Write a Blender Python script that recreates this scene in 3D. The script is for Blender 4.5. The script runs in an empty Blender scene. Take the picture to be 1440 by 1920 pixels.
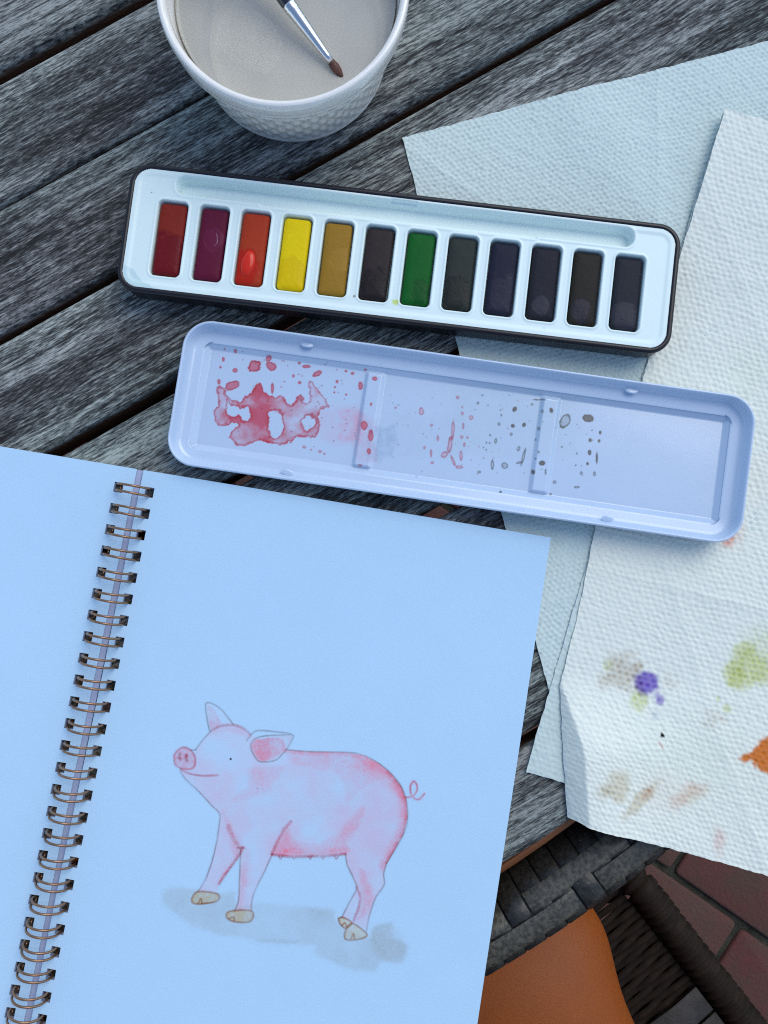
import bpy, math, random
import numpy as np
from mathutils import Vector, Matrix

random.seed(7)
SC = bpy.context.scene
COL = SC.collection
R = math.radians
TZ = 0.72                                   # height of the table top above the patio

# ------------------------------------------------------------------ camera
FPX, CD, CT = 1600.0, 0.335, math.atan(0.06)
cam = bpy.data.cameras.new('camera')
cam.sensor_fit = 'VERTICAL'; cam.sensor_height = 36.0; cam.lens = FPX / 1920 * 36
cam.clip_start = 0.01; cam.clip_end = 500
camo = bpy.data.objects.new('camera', cam); COL.objects.link(camo)
camo.location = (0, 0, TZ + CD); camo.rotation_euler = (CT, 0, 0)
SC.camera = camo

# ------------------------------------------------------------------ sky, sun, exposure
SUN_EL, SUN_AZ = 52.0, 50.0                 # azimuth measured from +x towards +y
w = bpy.data.worlds.new('World'); SC.world = w; w.use_nodes = True
nt = w.node_tree; nt.nodes.clear()
sky = nt.nodes.new('ShaderNodeTexSky'); sky.sky_type = 'NISHITA'; sky.sun_disc = False
sky.sun_elevation = R(SUN_EL); sky.sun_rotation = R(90 - SUN_AZ)
sky.air_density = 1.0; sky.dust_density = 0.6; sky.ozone_density = 1.0
bg = nt.nodes.new('ShaderNodeBackground'); bg.inputs[1].default_value = 0.11
wo = nt.nodes.new('ShaderNodeOutputWorld')
nt.links.new(sky.outputs[0], bg.inputs[0]); nt.links.new(bg.outputs[0], wo.inputs[0])
sl = bpy.data.lights.new('sun', 'SUN'); sl.energy = 0.75; sl.angle = R(45); sl.color = (1.0, 0.98, 0.84)
so = bpy.data.objects.new('sun', sl); COL.objects.link(so)
sd = Vector((math.cos(R(SUN_EL)) * math.cos(R(SUN_AZ)), math.cos(R(SUN_EL)) * math.sin(R(SUN_AZ)), math.sin(R(SUN_EL))))
so.rotation_euler = sd.to_track_quat('Z', 'Y').to_euler(); so.location = sd * 5
SC.view_settings.view_transform = 'Standard'; SC.view_settings.look = 'None'
SC.view_settings.exposure = 0.92; SC.view_settings.gamma = 1.0
SC.view_settings.use_curve_mapping = False
SC.render.engine = 'CYCLES'
SC.cycles.use_denoising = False; SC.cycles.filter_width = 1.1
SC.cycles.max_bounces = 8; SC.cycles.transparent_max_bounces = 12

# ------------------------------------------------------------------ helpers
def P(px, py, z=0.0):
    """photograph pixel -> x, y on the horizontal plane z above the table top (numpy friendly)"""
    x = (np.asarray(px, float) - 720) / FPX; y = (960 - np.asarray(py, float)) / FPX
    dy = y * math.cos(CT) + math.sin(CT); dz = y * math.sin(CT) - math.cos(CT)
    t = (z - CD) / dz
    return x * t, dy * t
def V(px, py, z=0.0):
    x, y = P(px, py, z); return Vector((float(x), float(y), TZ + z))
def proj(x, y, z):
    """world (z above the table) -> photograph pixel; used to place paint stains on surfaces"""
    zz = z - CD
    yc = y * math.cos(CT) + zz * math.sin(CT); zc = -y * math.sin(CT) + zz * math.cos(CT)
    return 720 + FPX * x / -zc, 960 - FPX * yc / -zc

def link(name, me, mat=None, parent=None, smooth=True):
    o = bpy.data.objects.new(name, me); COL.objects.link(o)
    if mat is not None and not me.materials: me.materials.append(mat)
    if parent is not None: o.parent = parent
    if smooth: me.shade_smooth()
    return o
def tag(o, label, cat, group=None, kind=None):
    o['label'] = label; o['category'] = cat
    if group: o['group'] = group
    if kind: o['kind'] = kind
    return o
def empty(name, loc=(0, 0, 0), rz=0.0):
    o = bpy.data.objects.new(name, None); COL.objects.link(o)
    o.location = loc; o.rotation_euler = (0, 0, rz); o.empty_display_size = 0.01
    return o
def pyd(name, v, f):
    me = bpy.data.meshes.new(name); me.from_pydata([tuple(map(float, a)) for a in v], [], f); me.update(); return me
def grid_mesh(name, X, Y, Z, keep=None, color=None):
    """dense sheet from 2-D arrays; keep = face mask; color = per-vertex rgb"""
    n, m = X.shape
    idx = np.arange(n * m).reshape(n, m)
    q = np.stack([idx[:-1, :-1], idx[:-1, 1:], idx[1:, 1:], idx[1:, :-1]], -1).reshape(-1, 4)
    if keep is not None: q = q[keep.reshape(-1)]
    used = np.unique(q); remap = np.full(n * m, -1, np.int64); remap[used] = np.arange(len(used))
    q = remap[q]
    co = np.stack([X.ravel()[used], Y.ravel()[used], Z.ravel()[used]], -1).astype(np.float32)
    me = bpy.data.meshes.new(name)
    me.vertices.add(len(used)); me.vertices.foreach_set('co', co.ravel())
    me.loops.add(q.size); me.loops.foreach_set('vertex_index', q.ravel().astype(np.int32))
    me.polygons.add(len(q)); me.polygons.foreach_set('loop_start', np.arange(0, q.size, 4, dtype=np.int32))
    me.update(calc_edges=True)
    if color is not None:
        a = me.color_attributes.new('Paint', 'FLOAT_COLOR', 'POINT')
        c = np.ones((len(used), 4), np.float32); c[:, :3] = color.reshape(-1, 3)[used]
        a.data.foreach_set('color', c.ravel())
    me.validate()
    return me
def rrect(hx, hy, r, n=8):
    pts = []
    for cx, cy, a0 in ((hx - r, hy - r, 0), (-hx + r, hy - r, 90), (-hx + r, -hy + r, 180), (hx - r, -hy + r, 270)):
        for i in range(n + 1):
            a = R(a0 + 90 * i / n); pts.append((cx + r * math.cos(a), cy + r * math.sin(a)))
    return pts
def loops_mesh(name, loops, cap0=True, cap1=True):
    v, f = [], []
    n = len(loops[0])
    for lp in loops: v += lp
    for k in range(len(loops) - 1):
        for i in range(n):
            j = (i + 1) % n
            f.append((k * n + i, k * n + j, (k + 1) * n + j, (k + 1) * n + i))
    def fan(off, flip):
        c = len(v); pts = v[off:off + n]
        v.append(tuple(sum(p[d] for p in pts) / n for d in range(3)))
        for i in range(n):
            j = (i + 1) % n
            f.append((c, off + j, off + i) if flip else (c, off + i, off + j))
    if cap0: fan(0, True)
    if cap1: fan((len(loops) - 1) * n, False)
    return pyd(name, v, f)
def rr_loops(hx, hy, r, prof, n=8):
    """prof = list of (inset, z)"""
    return [[(x, y, z) for x, y in rrect(hx - i, hy - i, max(r - i, 0.0004), n)] for i, z in prof]
def tube(name, pts, rad, sides=8, closed=False):
    pts = [Vector(p) for p in pts]; v, f = [], []
    n = len(pts); up = None
    for k, p in enumerate(pts):
        a = pts[(k - 1) % n] if (closed or k > 0) else p
        b = pts[(k + 1) % n] if (closed or k < n - 1) else p
        t = (b - a).normalized()
        if up is None:
            up = Vector((0, 0, 1)) if abs(t.z) < 0.9 else Vector((1, 0, 0))
        s = t.cross(up).normalized(); up = s.cross(t).normalized()
        r = rad[k] if hasattr(rad, '__len__') else rad
        for i in range(sides):
            an = 2 * math.pi * i / sides
            v.append(p + s * math.cos(an) * r + up * math.sin(an) * r)
    for k in range(n if closed else n - 1):
        for i in range(sides):
            j = (i + 1) % sides; k2 = (k + 1) % n
            f.append((k * sides + i, k * sides + j, k2 * sides + j, k2 * sides + i))
    if not closed:
        f.append(tuple(reversed(range(sides)))); f.append(tuple(range((n - 1) * sides, n * sides)))
    return pyd(name, v, f)
def box(name, x0, x1, y0, y1, z0, z1, b=0.0):
    if b <= 0:
        v = [(x, y, z) for z in (z0, z1) for x, y in ((x0, y0), (x1, y0), (x1, y1), (x0, y1))]
        f = [(3, 2, 1, 0), (4, 5, 6, 7), (0, 1, 5, 4), (1, 2, 6, 5), (2, 3, 7, 6), (3, 0, 4, 7)]
        return pyd(name, v, f)
    cx, cy = (x0 + x1) / 2, (y0 + y1) / 2
    lp = rr_loops((x1 - x0) / 2, (y1 - y0) / 2, b * 1.6, [(b, z0), (0, z0 + b), (0, z1 - b), (b * .3, z1 - b * .3), (b, z1)], 2)
    return loops_mesh(name, [[(x + cx, y + cy, z) for x, y, z in l] for l in lp])

# value noise -----------------------------------------------------------------
def vn(x, y, seed):
    rs = np.random.RandomState(seed); T = rs.rand(256, 256).astype(np.float32)
    xi = np.floor(x).astype(np.int64); yi = np.floor(y).astype(np.int64)
    fx = x - xi; fy = y - yi; fx = fx * fx * (3 - 2 * fx); fy = fy * fy * (3 - 2 * fy)
    a = T[xi & 255, yi & 255]; b = T[(xi + 1) & 255, yi & 255]; c = T[xi & 255, (yi + 1) & 255]; d = T[(xi + 1) & 255, (yi + 1) & 255]
    return a + (b - a) * fx + (c - a) * fy + (a - b - c + d) * fx * fy
def fbm(x, y, s, seed, o=4):
    t = 0; amp = .5; n = 0
    for k in range(o):
        t = t + amp * vn(x / s + 17.3 * k, y / s + 9.1 * k, seed + k); n += amp; amp *= .55; s = s / 2.03
    return t / n - .5
def sstep(a, b, x):
    t = np.clip((x - a) / (b - a), 0, 1); return t * t * (3 - 2 * t)
def seg_d(x, y, pts, closed):
    d = np.full(x.shape, 1e18, np.float32); ins = np.zeros(x.shape, bool)
    n = len(pts)
    for i in range(n if closed else n - 1):
        ax, ay = pts[i]; bx, by = pts[(i + 1) % n]
        ex, ey = bx - ax, by - ay; wx, wy = x - ax, y - ay
        t = np.clip((wx * ex + wy * ey) / (ex * ex + ey * ey + 1e-9), 0, 1)
        d = np.minimum(d, (wx - t * ex) ** 2 + (wy - t * ey) ** 2)
        if closed and ay != by:
            c = (ay > y) != (by > y)
            ins ^= c & (x < (bx - ax) * (y - ay) / (by - ay) + ax)
    d = np.sqrt(d)
    return np.where(ins, -d, d) if closed else d
def rbox(x, y, hx, hy, r):
    qx = np.abs(x) - hx + r; qy = np.abs(y) - hy + r
    return np.hypot(np.maximum(qx, 0), np.maximum(qy, 0)) + np.minimum(np.maximum(qx, qy), 0) - r

# ------------------------------------------------------------------ materials
def mat_new(name):
    m = bpy.data.materials.new(name); m.use_nodes = True
    return m, m.node_tree, m.node_tree.nodes['Principled BSDF']
def N(t, kind, **kw):
    n = t.nodes.new(kind)
    for k, v in kw.items(): setattr(n, k, v)
    return n
def mix(t, a, b, fac, mode='MIX'):
    n = N(t, 'ShaderNodeMix', data_type='RGBA', blend_type=mode)
    for sock, val in ((n.inputs[0], fac), (n.inputs[6], a), (n.inputs[7], b)):
        if isinstance(val, bpy.types.NodeSocket): t.links.new(val, sock)
        elif isinstance(val, (int, float)): sock.default_value = val
        else: sock.default_value = (*val, 1)
    return n.outputs[2]
def ramp(t, fac, stops):
    n = N(t, 'ShaderNodeValToRGB'); e = n.color_ramp.elements
    while len(e) < len(stops): e.new(0.5)
    for el, (p, c) in zip(e, stops):
        el.position = p; el.color = (c, c, c, 1) if isinstance(c, (int, float)) else (*c, 1)
    t.links.new(fac, n.inputs[0]); return n.outputs[0]
def coords(t, scale=(1, 1, 1), rnd=0.0, kind='Object', rot=0.0):
    tc = N(t, 'ShaderNodeTexCoord'); mp = N(t, 'ShaderNodeMapping'); mp.inputs['Scale'].default_value = scale
    mp.inputs['Rotation'].default_value = (0, 0, rot)
    t.links.new(tc.outputs[kind], mp.inputs[0])
    if rnd:
        oi = N(t, 'ShaderNodeObjectInfo'); ml = N(t, 'ShaderNodeMath', operation='MULTIPLY'); ml.inputs[1].default_value = rnd
        t.links.new(oi.outputs['Random'], ml.inputs[0])
        ad = N(t, 'ShaderNodeVectorMath', operation='ADD'); t.links.new(mp.outputs[0], ad.inputs[0]); t.links.new(ml.outputs[0], ad.inputs[1])
        return ad.outputs[0]
    return mp.outputs[0]
def noise(t, vec, scale=1.0, detail=3.0, rough=.55, dist=0.0):
    n = N(t, 'ShaderNodeTexNoise'); n.inputs['Scale'].default_value = scale; n.inputs['Detail'].default_value = detail
    n.inputs['Roughness'].default_value = rough; n.inputs['Distortion'].default_value = dist
    t.links.new(vec, n.inputs['Vector']); return n.outputs[0]
def mth(t, op, a, b=0.0, c=None):
    n = N(t, 'ShaderNodeMath', operation=op)
    for s, v in zip(n.inputs, (a, b) if c is None else (a, b, c)):
        if isinstance(v, bpy.types.NodeSocket): t.links.new(v, s)
        else: s.default_value = v
    return n.outputs[0]
def bump(t, b, h, strength=.3, dist=.001):
    n = N(t, 'ShaderNodeBump'); n.inputs['Strength'].default_value = strength; n.inputs['Distance'].default_value = dist
    t.links.new(h, n.inputs['Height']); t.links.new(n.outputs[0], b.inputs['Normal'])
def setp(b, rough=.5, metal=0.0, spec=.5, coat=0.0):
    b.inputs['Roughness'].default_value = rough; b.inputs['Metallic'].default_value = metal
    b.inputs['Specular IOR Level'].default_value = spec; b.inputs['Coat Weight'].default_value = coat
def simple(name, col, rough=.5, metal=0.0, spec=.5, coat=0.0, var=.12, scale=300, bstr=.1, bdist=.0002, bscale=None):
    m, t, b = mat_new(name); setp(b, rough, metal, spec, coat)
    v = coords(t, rnd=5.0)
    n1 = noise(t, v, scale * .12, 3)
    dark = tuple(c * (1 - var) for c in col); lite = tuple(min(1, c * (1 + var)) for c in col)
    t.links.new(ramp(t, n1, [(.3, dark), (.7, lite)]), b.inputs['Base Color'])
    if bstr: bump(t, b, noise(t, v, bscale or scale, 3), bstr, bdist)
    return m

def wood_mat():
    m, t, b = mat_new('weathered_teak'); setp(b, .82, 0, .25)
    big = noise(t, coords(t, (5, 22, 22), 30), 1, 2)
    # gentle drift of the grain
    tc = coords(t, (1, 1, 1), 30)
    wv = N(t, 'ShaderNodeTexNoise'); wv.inputs['Scale'].default_value = 9; wv.inputs['Detail'].default_value = 1
    t.links.new(tc, wv.inputs['Vector'])
    off = N(t, 'ShaderNodeVectorMath', operation='MULTIPLY_ADD')
    t.links.new(wv.outputs['Color'], off.inputs[0]); off.inputs[1].default_value = (0, .006, 0); t.links.new(tc, off.inputs[2])
    def st(sc, d, ro=.6):
        mp = N(t, 'ShaderNodeMapping'); mp.inputs['Scale'].default_value = sc; t.links.new(off.outputs[0], mp.inputs[0])
        return noise(t, mp.outputs[0], 1, d, ro)
    a = st((150, 1400, 300), 4, .72); c = st((26, 520, 200), 3); e = st((4.5, 110, 60), 2); g = st((330, 2100, 600), 2)
    s = mth(t, 'ADD', mth(t, 'MULTIPLY', a, .50), mth(t, 'MULTIPLY', g, .30))
    s = mth(t, 'ADD', s, mth(t, 'MULTIPLY', c, .24))
    s = mth(t, 'ADD', s, mth(t, 'MULTIPLY', e, .26)); s = mth(t, 'ADD', s, mth(t, 'MULTIPLY', big, .22))
    top = ramp(t, s, [(.635, (.018, .018, .018)), (.694, (.042, .041, .042)), (.742, (.10, .103, .101)), (.788, (.20, .208, .20)), (.85, (.39, .40, .375))])
    hue = ramp(t, noise(t, coords(t, (3, 14, 14), 12), 1, 1), [(.35, (.92, 1.0, .97)), (.65, (1.0, .97, .98))])
    top = mix(t, top, hue, 1.0, 'MULTIPLY')
    # sides have not weathered: still brown timber below the rounded edge
    ck = ramp(t, st((5, 520, 60), 2, .5), [(.655, 0.0), (.70, 1.0)])
    top = mix(t, top, (.012, .011, .011), mth(t, 'MULTIPLY', ck, .85))
    worn = ramp(t, noise(t, coords(t, (9, 26, 26), 55), 1, 3), [(.52, 0.0), (.70, .45)])
    top = mix(t, top, mix(t, top, (2.0, 2.0, 1.9), 1.0, 'MULTIPLY'), worn)
    sx = N(t, 'ShaderNodeSeparateXYZ'); t.links.new(N(t, 'ShaderNodeTexCoord').outputs['Object'], sx.inputs[0])
    side = ramp(t, mth(t, 'ADD', mth(t, 'MULTIPLY', sx.outputs[2], -100), mth(t, 'MULTIPLY', c, .5)), [(.55, 0.0), (.95, 1.0)])
    brown = mix(t, (.035, .018, .010), (.13, .065, .035), c)
    t.links.new(mix(t, top, brown, side), b.inputs['Base Color'])
    bump(t, b, s, .9, .0016)
    return m
WOOD = wood_mat()
DARKMETAL = simple('brown_painted_steel', (.16, .07, .03), .35, .2, .5, bstr=.05)

def paint_attr(t):
    a = N(t, 'ShaderNodeVertexColor'); a.layer_name = 'Paint'; return a.outputs[0]
def paper_mat(name, col, painted=False, rough=.75, var=.025, fib=.45):
    m, t, b = mat_new(name); setp(b, rough, 0, .3)
    v = coords(t)
    c = mix(t, tuple(x * (1 - var) for x in col), tuple(min(1, x * (1 + var)) for x in col), noise(t, v, 60, 3))
    if painted: c = mix(t, c, paint_attr(t), 1.0, 'MULTIPLY')
    t.links.new(c, b.inputs['Base Color'])
    bump(t, b, noise(t, v, 1500, 4, .6), fib, .0002)
    return m
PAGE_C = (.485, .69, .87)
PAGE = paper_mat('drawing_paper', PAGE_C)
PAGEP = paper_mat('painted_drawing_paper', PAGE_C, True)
EDGE = paper_mat('paper_block_edges', (.42, .47, .64), rough=.8, var=.12)

def towel_mat(name, col):
    m, t, b = mat_new(name); setp(b, .95, 0, .1)
    v = coords(t)
    c = mix(t, tuple(x * .95 for x in col), col, noise(t, v, 90, 3))
    c = mix(t, c, paint_attr(t), 1.0, 'MULTIPLY')
    t.links.new(c, b.inputs['Base Color'])
    b.inputs['Subsurface Weight'].default_value = 0.0
    bump(t, b, noise(t, v, 2600, 3, .7), .5, .0003)
    return m
TOWEL_A = towel_mat('plain_paper_towel', (.64, .74, .70))
TOWEL_B = towel_mat('stained_paper_towel', (.83, .85, .755))

TINBLACK = simple('black_enamel', (.010, .009, .013), .34, 0, .4, .0, var=.2, bstr=.04)
INSERT = simple('white_plastic', (.78, .83, .86), .38, 0, .45, 0, var=.02, bstr=.05)
def lid_mat():
    m, t, b = mat_new('white_enamel'); setp(b, .22, 0, .5, .4); b.inputs['Coat Roughness'].default_value = .08
    v = coords(t)
    c = mix(t, (.48, .59, .745), (.51, .625, .785), noise(t, v, 40, 2))
    t.links.new(mix(t, c, paint_attr(t), 1.0, 'MULTIPLY'), b.inputs['Base Color'])
    bump(t, b, noise(t, v, 260, 2), .06, .0003)
    return m
LID = lid_mat()
CERAMIC = simple('white_glazed_stoneware', (.88, .84, .77), .16, 0, .5, .5, var=.03, bstr=.03, scale=200)

# ------------------------------------------------------------------ patio floor
BRICK_ANG = math.atan2(*(lambda a, b: (b[1] - a[1], b[0] - a[0]))(P(1240, 1627, -TZ), P(1440, 1768, -TZ)))
def ground_mat():
    m, t, b = mat_new('patio_brick_beyond'); setp(b, .9, 0, .2)
    v = coords(t, (1, 1, 1))
    br = N(t, 'ShaderNodeTexBrick'); br.inputs['Scale'].default_value = 1
    br.inputs['Brick Width'].default_value = .21; br.inputs['Row Height'].default_value = .105; br.inputs['Mortar Size'].default_value = .006
    br.inputs['Color1'].default_value = (.17, .07, .055, 1); br.inputs['Color2'].default_value = (.13, .06, .05, 1); br.inputs['Mortar'].default_value = (.06, .06, .05, 1)
    t.links.new(v, br.inputs['Vector'])
    c = mix(t, br.outputs[0], (.10, .085, .075), mth(t, 'MULTIPLY', noise(t, v, 14, 4), .6))
    t.links.new(c, b.inputs['Base Color']); bump(t, b, noise(t, v, 90, 4), .5, .004)
    return m
def mortar_mat(): return simple('sandy_mossy_mortar', (.038, .038, .030), .95, 0, .2, var=.5, scale=500, bstr=.8, bdist=.003, bscale=350)
gp = empty('patio_floor', (0, 0, 0), 0); gp['kind'] = 'structure'
orig = V(1240, 1627, -TZ); orig.z = 0
g = link('ground', pyd('ground', [(-80, -80, -.012), (80, -80, -.012), (80, 80, -.012), (-80, 80, -.012)], [(0, 1, 2, 3)]), ground_mat(), gp)
g.location = orig; g.rotation_euler[2] = BRICK_ANG
_cr = V(1390, 1738, -TZ) - V(1240, 1627, -TZ); CU0 = _cr.x * math.cos(BRICK_ANG) + _cr.y * math.sin(BRICK_ANG)
mort = link('mortar_bed', pyd('mortar_bed', [(x_, y_, -.006) for x_, y_ in ((CU0 - 1.37, -1.272), (CU0 + 1.37, -1.272), (CU0 + 1.37, .954), (CU0 - 1.37, .954))], [(0, 1, 2, 3)]), mortar_mat(), gp)
mort.location = orig; mort.rotation_euler[2] = BRICK_ANG
def brick_mat():
    m, t, b = mat_new('red_clay_brick'); setp(b, .85, 0, .25)
    v = coords(t, rnd=9)
    oi = N(t, 'ShaderNodeObjectInfo')
    base = ramp(t, oi.outputs['Random'], [(.1, (.125, .036, .032)), (.5, (.105, .046, .036)), (.9, (.150, .044, .040))])
    c = mix(t, base, (.075, .055, .040), ramp(t, noise(t, v, 22, 5), [(.42, 0.0), (.72, .8)]))
    c = mix(t, c, (.045, .04, .035), ramp(t, noise(t, v, 260, 4), [(.58, 0.0), (.75, .6)]))
    t.links.new(c, b.inputs['Base Color']); bump(t, b, noise(t, v, 220, 5, .65), .6, .003)
    return m
BRICK = brick_mat()
bme = box('brick', -.1008, .1008, -.0492, .0492, -.05, 0, .0035); bme.materials.append(BRICK); bme.shade_smooth()
# joint between the two rows passes the traced line; a cross joint at (1390,1738)
cr = V(1390, 1738, -TZ); e1 = Vector((math.cos(BRICK_ANG), math.sin(BRICK_ANG), 0)); e2 = Vector((-e1.y, e1.x, 0))
cu = (Vector((cr.x, cr.y, 0)) - orig).dot(e1)
for row in range(-12, 9):
    for k in range(-7, 6):
        u = cu + .1045 + k * .209 + (.1045 if row % 2 == 0 else 0) + random.uniform(-.002, .002)
        vv = row * .106 + .053 + random.uniform(-.0015, .0015)
        o = bpy.data.objects.new('brick', bme); COL.objects.link(o); o.parent = gp
        p = orig + e1 * u + e2 * vv
        o.location = (p.x, p.y, random.uniform(-.002, .002)); o.rotation_euler = (random.uniform(-.008, .008), random.uniform(-.005, .005), BRICK_ANG + random.uniform(-.01, .01))

# ------------------------------------------------------------------ table
TC = Vector((-.246, .342, 0)); RS, RO = .543, .580
tab = tag(empty('slatted_table', (TC.x, TC.y, TZ)), 'round outdoor table of weathered grey teak slats with a dark woven rim', 'table')
SA = R(30)
sn = Vector((-math.sin(SA), math.cos(SA), 0))
pc = TC.dot(sn)
gaps = {0: (.2500, .0062), 1: (.2018, .0020), 2: (.1543, .0042), 3: (.1031, .0050), 4: (.0576, .0048), 5: (.0068, .0046), 6: (-.0398, .0042), 7: (-.0868, .0045)}
glist = [(pc + RS, 0)] 
k = pc + RS - .030
while k > .29: glist.append((k, .0045)); k -= .0482
glist += [gaps[i] for i in range(8)] + [(pc - RS + .0008, 0)]
def slat_mesh(p0, p1):
    """p0<p1: offsets from table centre across the grain"""
    rr = .0024; th = .021
    wd = p1 - p0
    prof = [(p0 + .001, -th), (p0, -th + .003), (p0, -rr), (p0 + rr * .3, -rr * .3), (p0 + rr, 0)]
    prof += [(p0 + rr + (wd - 2 * rr) * i / 6, .0004 * math.sin(math.pi * i / 6)) for i in range(1, 6)]
    prof += [(p1 - rr, 0), (p1 - rr * .3, -rr * .3), (p1, -rr), (p1, -th + .003), (p1 - .001, -th)]
    ns = 30; v, f = [], []
    for i in range(ns + 1):
        t = 2 * i / ns - 1
        for q, z in prof:
            h = math.sqrt(max(RS * RS - q * q, 1e-5))
            v.append((t * (h - (.0012 if z < -.001 else 0)), q, z))
    m = len(prof)
    for i in range(ns):
        for j in range(m):
            a, b2 = i * m + j, i * m + (j + 1) % m
            f.append((a, a + m, b2 + m, b2))
    f.append(tuple(range(m))); f.append(tuple(reversed(range(ns * m, ns * m + m))))
    me = pyd('slat', v, f)
    return me
for (a, ga), (b2, gb) in zip(glist[:-1], glist[1:]):
    hi, lo = a - ga / 2 - pc, b2 + gb / 2 - pc
    if hi - lo < .004: continue
    o = link('slat', slat_mesh(lo, hi), WOOD, tab)
    o.rotation_euler[2] = SA; o.location.z = random.uniform(-.0008, 0)
    m_ = o.modifiers.new('split', 'EDGE_SPLIT'); m_.split_angle = R(50)
# cross battens under the slats, legs
def across(a0, a1, name='batten'):
    pass
bt = box('support_batten', -.022, .022, -.50, .50, -.052, -.0225, .003)
for u in (-.33, -.02, .30):
    o = link('support_batten', bt.copy(), DARKMETAL, tab); o.rotation_euler[2] = SA; o.location = Vector((math.cos(SA), math.sin(SA), 0)) * u
    s = math.sqrt(.53 ** 2 - u * u) / .53; o.scale = (1, s, 1)
lg = tube('table_leg', [(0, 0, -.06), (0, 0, -TZ)], .024, 16)
for q in range(4):
    o = link('table_leg', lg, DARKMETAL, tab); a = SA + R(45 + 90 * q); o.location = (math.cos(a) * .40, math.sin(a) * .40, 0)
# inner metal ring that carries the rim (glimpsed as a coppery line round the slats)
def revolve(name, prof, a0, a1, n, closed=False):
    v, f = [], []; m = len(prof)
    for i in range(n + (0 if closed else 1)):
        a = a0 + (a1 - a0) * i / n
        for r, z in prof: v.append((r * math.cos(a), r * math.sin(a), z))
    for i in range(n):
        i2 = (i + 1) % n if closed else i + 1
        for j in range(m - 1):
            f.append((i * m + j, i2 * m + j, i2 * m + j + 1, i * m + j + 1))
    return pyd(name, v, f)
COPPER = simple('coppery_brown_steel', (.26, .095, .035), .3, .55, .5, bstr=.05)
ringprof = [(.539, -.050), (.539, -.0225), (.5415, -.0195), (.5445, -.0075), (.5475, -.0070), (.5485, -.012), (.5485, -.050), (.539, -.050)]
link('rim_frame', revolve('rim_frame', ringprof, 0, 2 * math.pi, 240, True), COPPER, tab)

# woven rim: flat resin strips
def resin_mat(name, col, bsc):
    m, t, b = mat_new(name); setp(b, .42, 0, .5)
    v = coords(t, rnd=20)
    mp = coords(t, bsc, 20)
    n1 = noise(t, mp, 1, 3)
    c = ramp(t, n1, [(.38, tuple(x * .55 for x in col)), (.62, tuple(min(1, x * 1.45) for x in col))])
    c = mix(t, c, (.16, .165, .16), ramp(t, noise(t, v, 900, 3), [(.64, 0.0), (.74, .5)]))
    t.links.new(c, b.inputs['Base Color']); bump(t, b, n1, .5, .0004)
    return m
RESIN = resin_mat('charcoal_resin_strip', (.068, .062, .047), (520, 520, 520))
RESIN2 = resin_mat('black_resin_strip', (.018, .0165, .014), (420, 420, 420))
base_prof = [(.5490, -.044), (.5495, -.034), (.5510, -.0240), (.5545, -.0140), (.5590, -.0078), (.5628, -.0052), (.5665, -.0040), (.5715, -.0042), (.5755, -.0060),
             (.5780, -.0090), (.5795, -.0130), (.5798, -.0200), (.5790, -.0300)]
def pl(prof, r):
    for (r0, z0), (r1, z1) in zip(prof[:-1], prof[1:]):
        if r0 <= r <= r1: return z0 + (z1 - z0) * (r - r0) / (r1 - r0 + 1e-9)
    return prof[-1][1]
NC = 378; DA = 2 * math.pi / NC
def radial_strip(kind):
    over = []
    for r, z in base_prof:
        inA = .5588 < r < .5668; inB = .5662 < r < .5760
        up = .0009
        if kind != 'A' and .5586 < r < .5640: up = -.0009
        if kind != 'B' and .5640 <= r < .5770: up = -.0009
        over.append((r + (.0006 if r > .577 else 0), z + up))
    w_ = DA * .462
    v, f = [], []
    m = len(over)
    for s in (-1, -.86, .86, 1):
        for r, z in over:
            a = w_ * s
            dz = -.0004 if abs(s) == 1 else 0
            v.append((r * math.cos(a), r * math.sin(a), z + dz))
    for i in range(3):
        for j in range(m - 1): f.append((i * m + j, i * m + j + 1, (i + 1) * m + j + 1, (i + 1) * m + j))
    me = pyd('radial_strip', v, f); me.materials.append(RESIN2); me.shade_smooth(); return me
RAD = {q: radial_strip(q) for q in 'ABN'}
def band_strip(r0, r1, cells, wide):
    n = cells * 3; v, f = [], []
    rs = [r0, r0 + .0006, r0 + (r1 - r0) * .33, r0 + (r1 - r0) * .66, r1 - .0006, r1]
    m = len(rs)
    for i in range(n + 1):
        a = DA * (-.45 + (cells - .1) * i / n)
        e = min(i, n - i); dz = -.0006 if e == 0 else (-.0001 if e == 1 else 0.0002)
        for j, r in enumerate(rs): v.append((r * math.cos(a), r * math.sin(a), pl(base_prof, r) + dz + (-.0004 if j in (0, m - 1) else 0)))
    for i in range(n):
        for j in range(m - 1): f.append((i * m + j, i * m + j + 1, (i + 1) * m + j + 1, (i + 1) * m + j))
    me = pyd('band_strip', v, f); me.materials.append(RESIN); me.shade_smooth(); return me
BA = band_strip(.5590, .5658, 5, 0); BB = band_strip(.5668, .5760, 5, 0)
AV = -55.2                                     # middle of the stretch seen past the sketchbook
a_mid = R(AV)
rest_v, rest_f = [], []
def add_rest(me, a):
    c, s = math.cos(a), math.sin(a); o_ = len(rest_v)
    rest_v.extend((q.co.x * c - q.co.y * s, q.co.x * s + q.co.y * c, q.co.z) for q in me.vertices)
    rest_f.extend(tuple(o_ + i for i in p.vertices) for p in me.polygons)
for k in range(NC):
    rel = (k + NC // 2) % NC - NC // 2
    a = a_mid + rel * DA
    kind = 'B' if k % 6 == 0 else ('A' if k % 6 == 3 else 'N')
    near = abs(rel) <= 42
    items = [('radial_strip', RAD[kind], a)]
    if k % 6 == 0: items.append(('band_strip', BB, a + DA))
    if k % 6 == 3: items.append(('band_strip', BA, a + DA))
    for nm, me, aa in items:
        if near:
            o = bpy.data.objects.new(nm, me); COL.objects.link(o); o.parent = tab; o.rotation_euler[2] = aa
        else: add_rest(me, aa)
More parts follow.
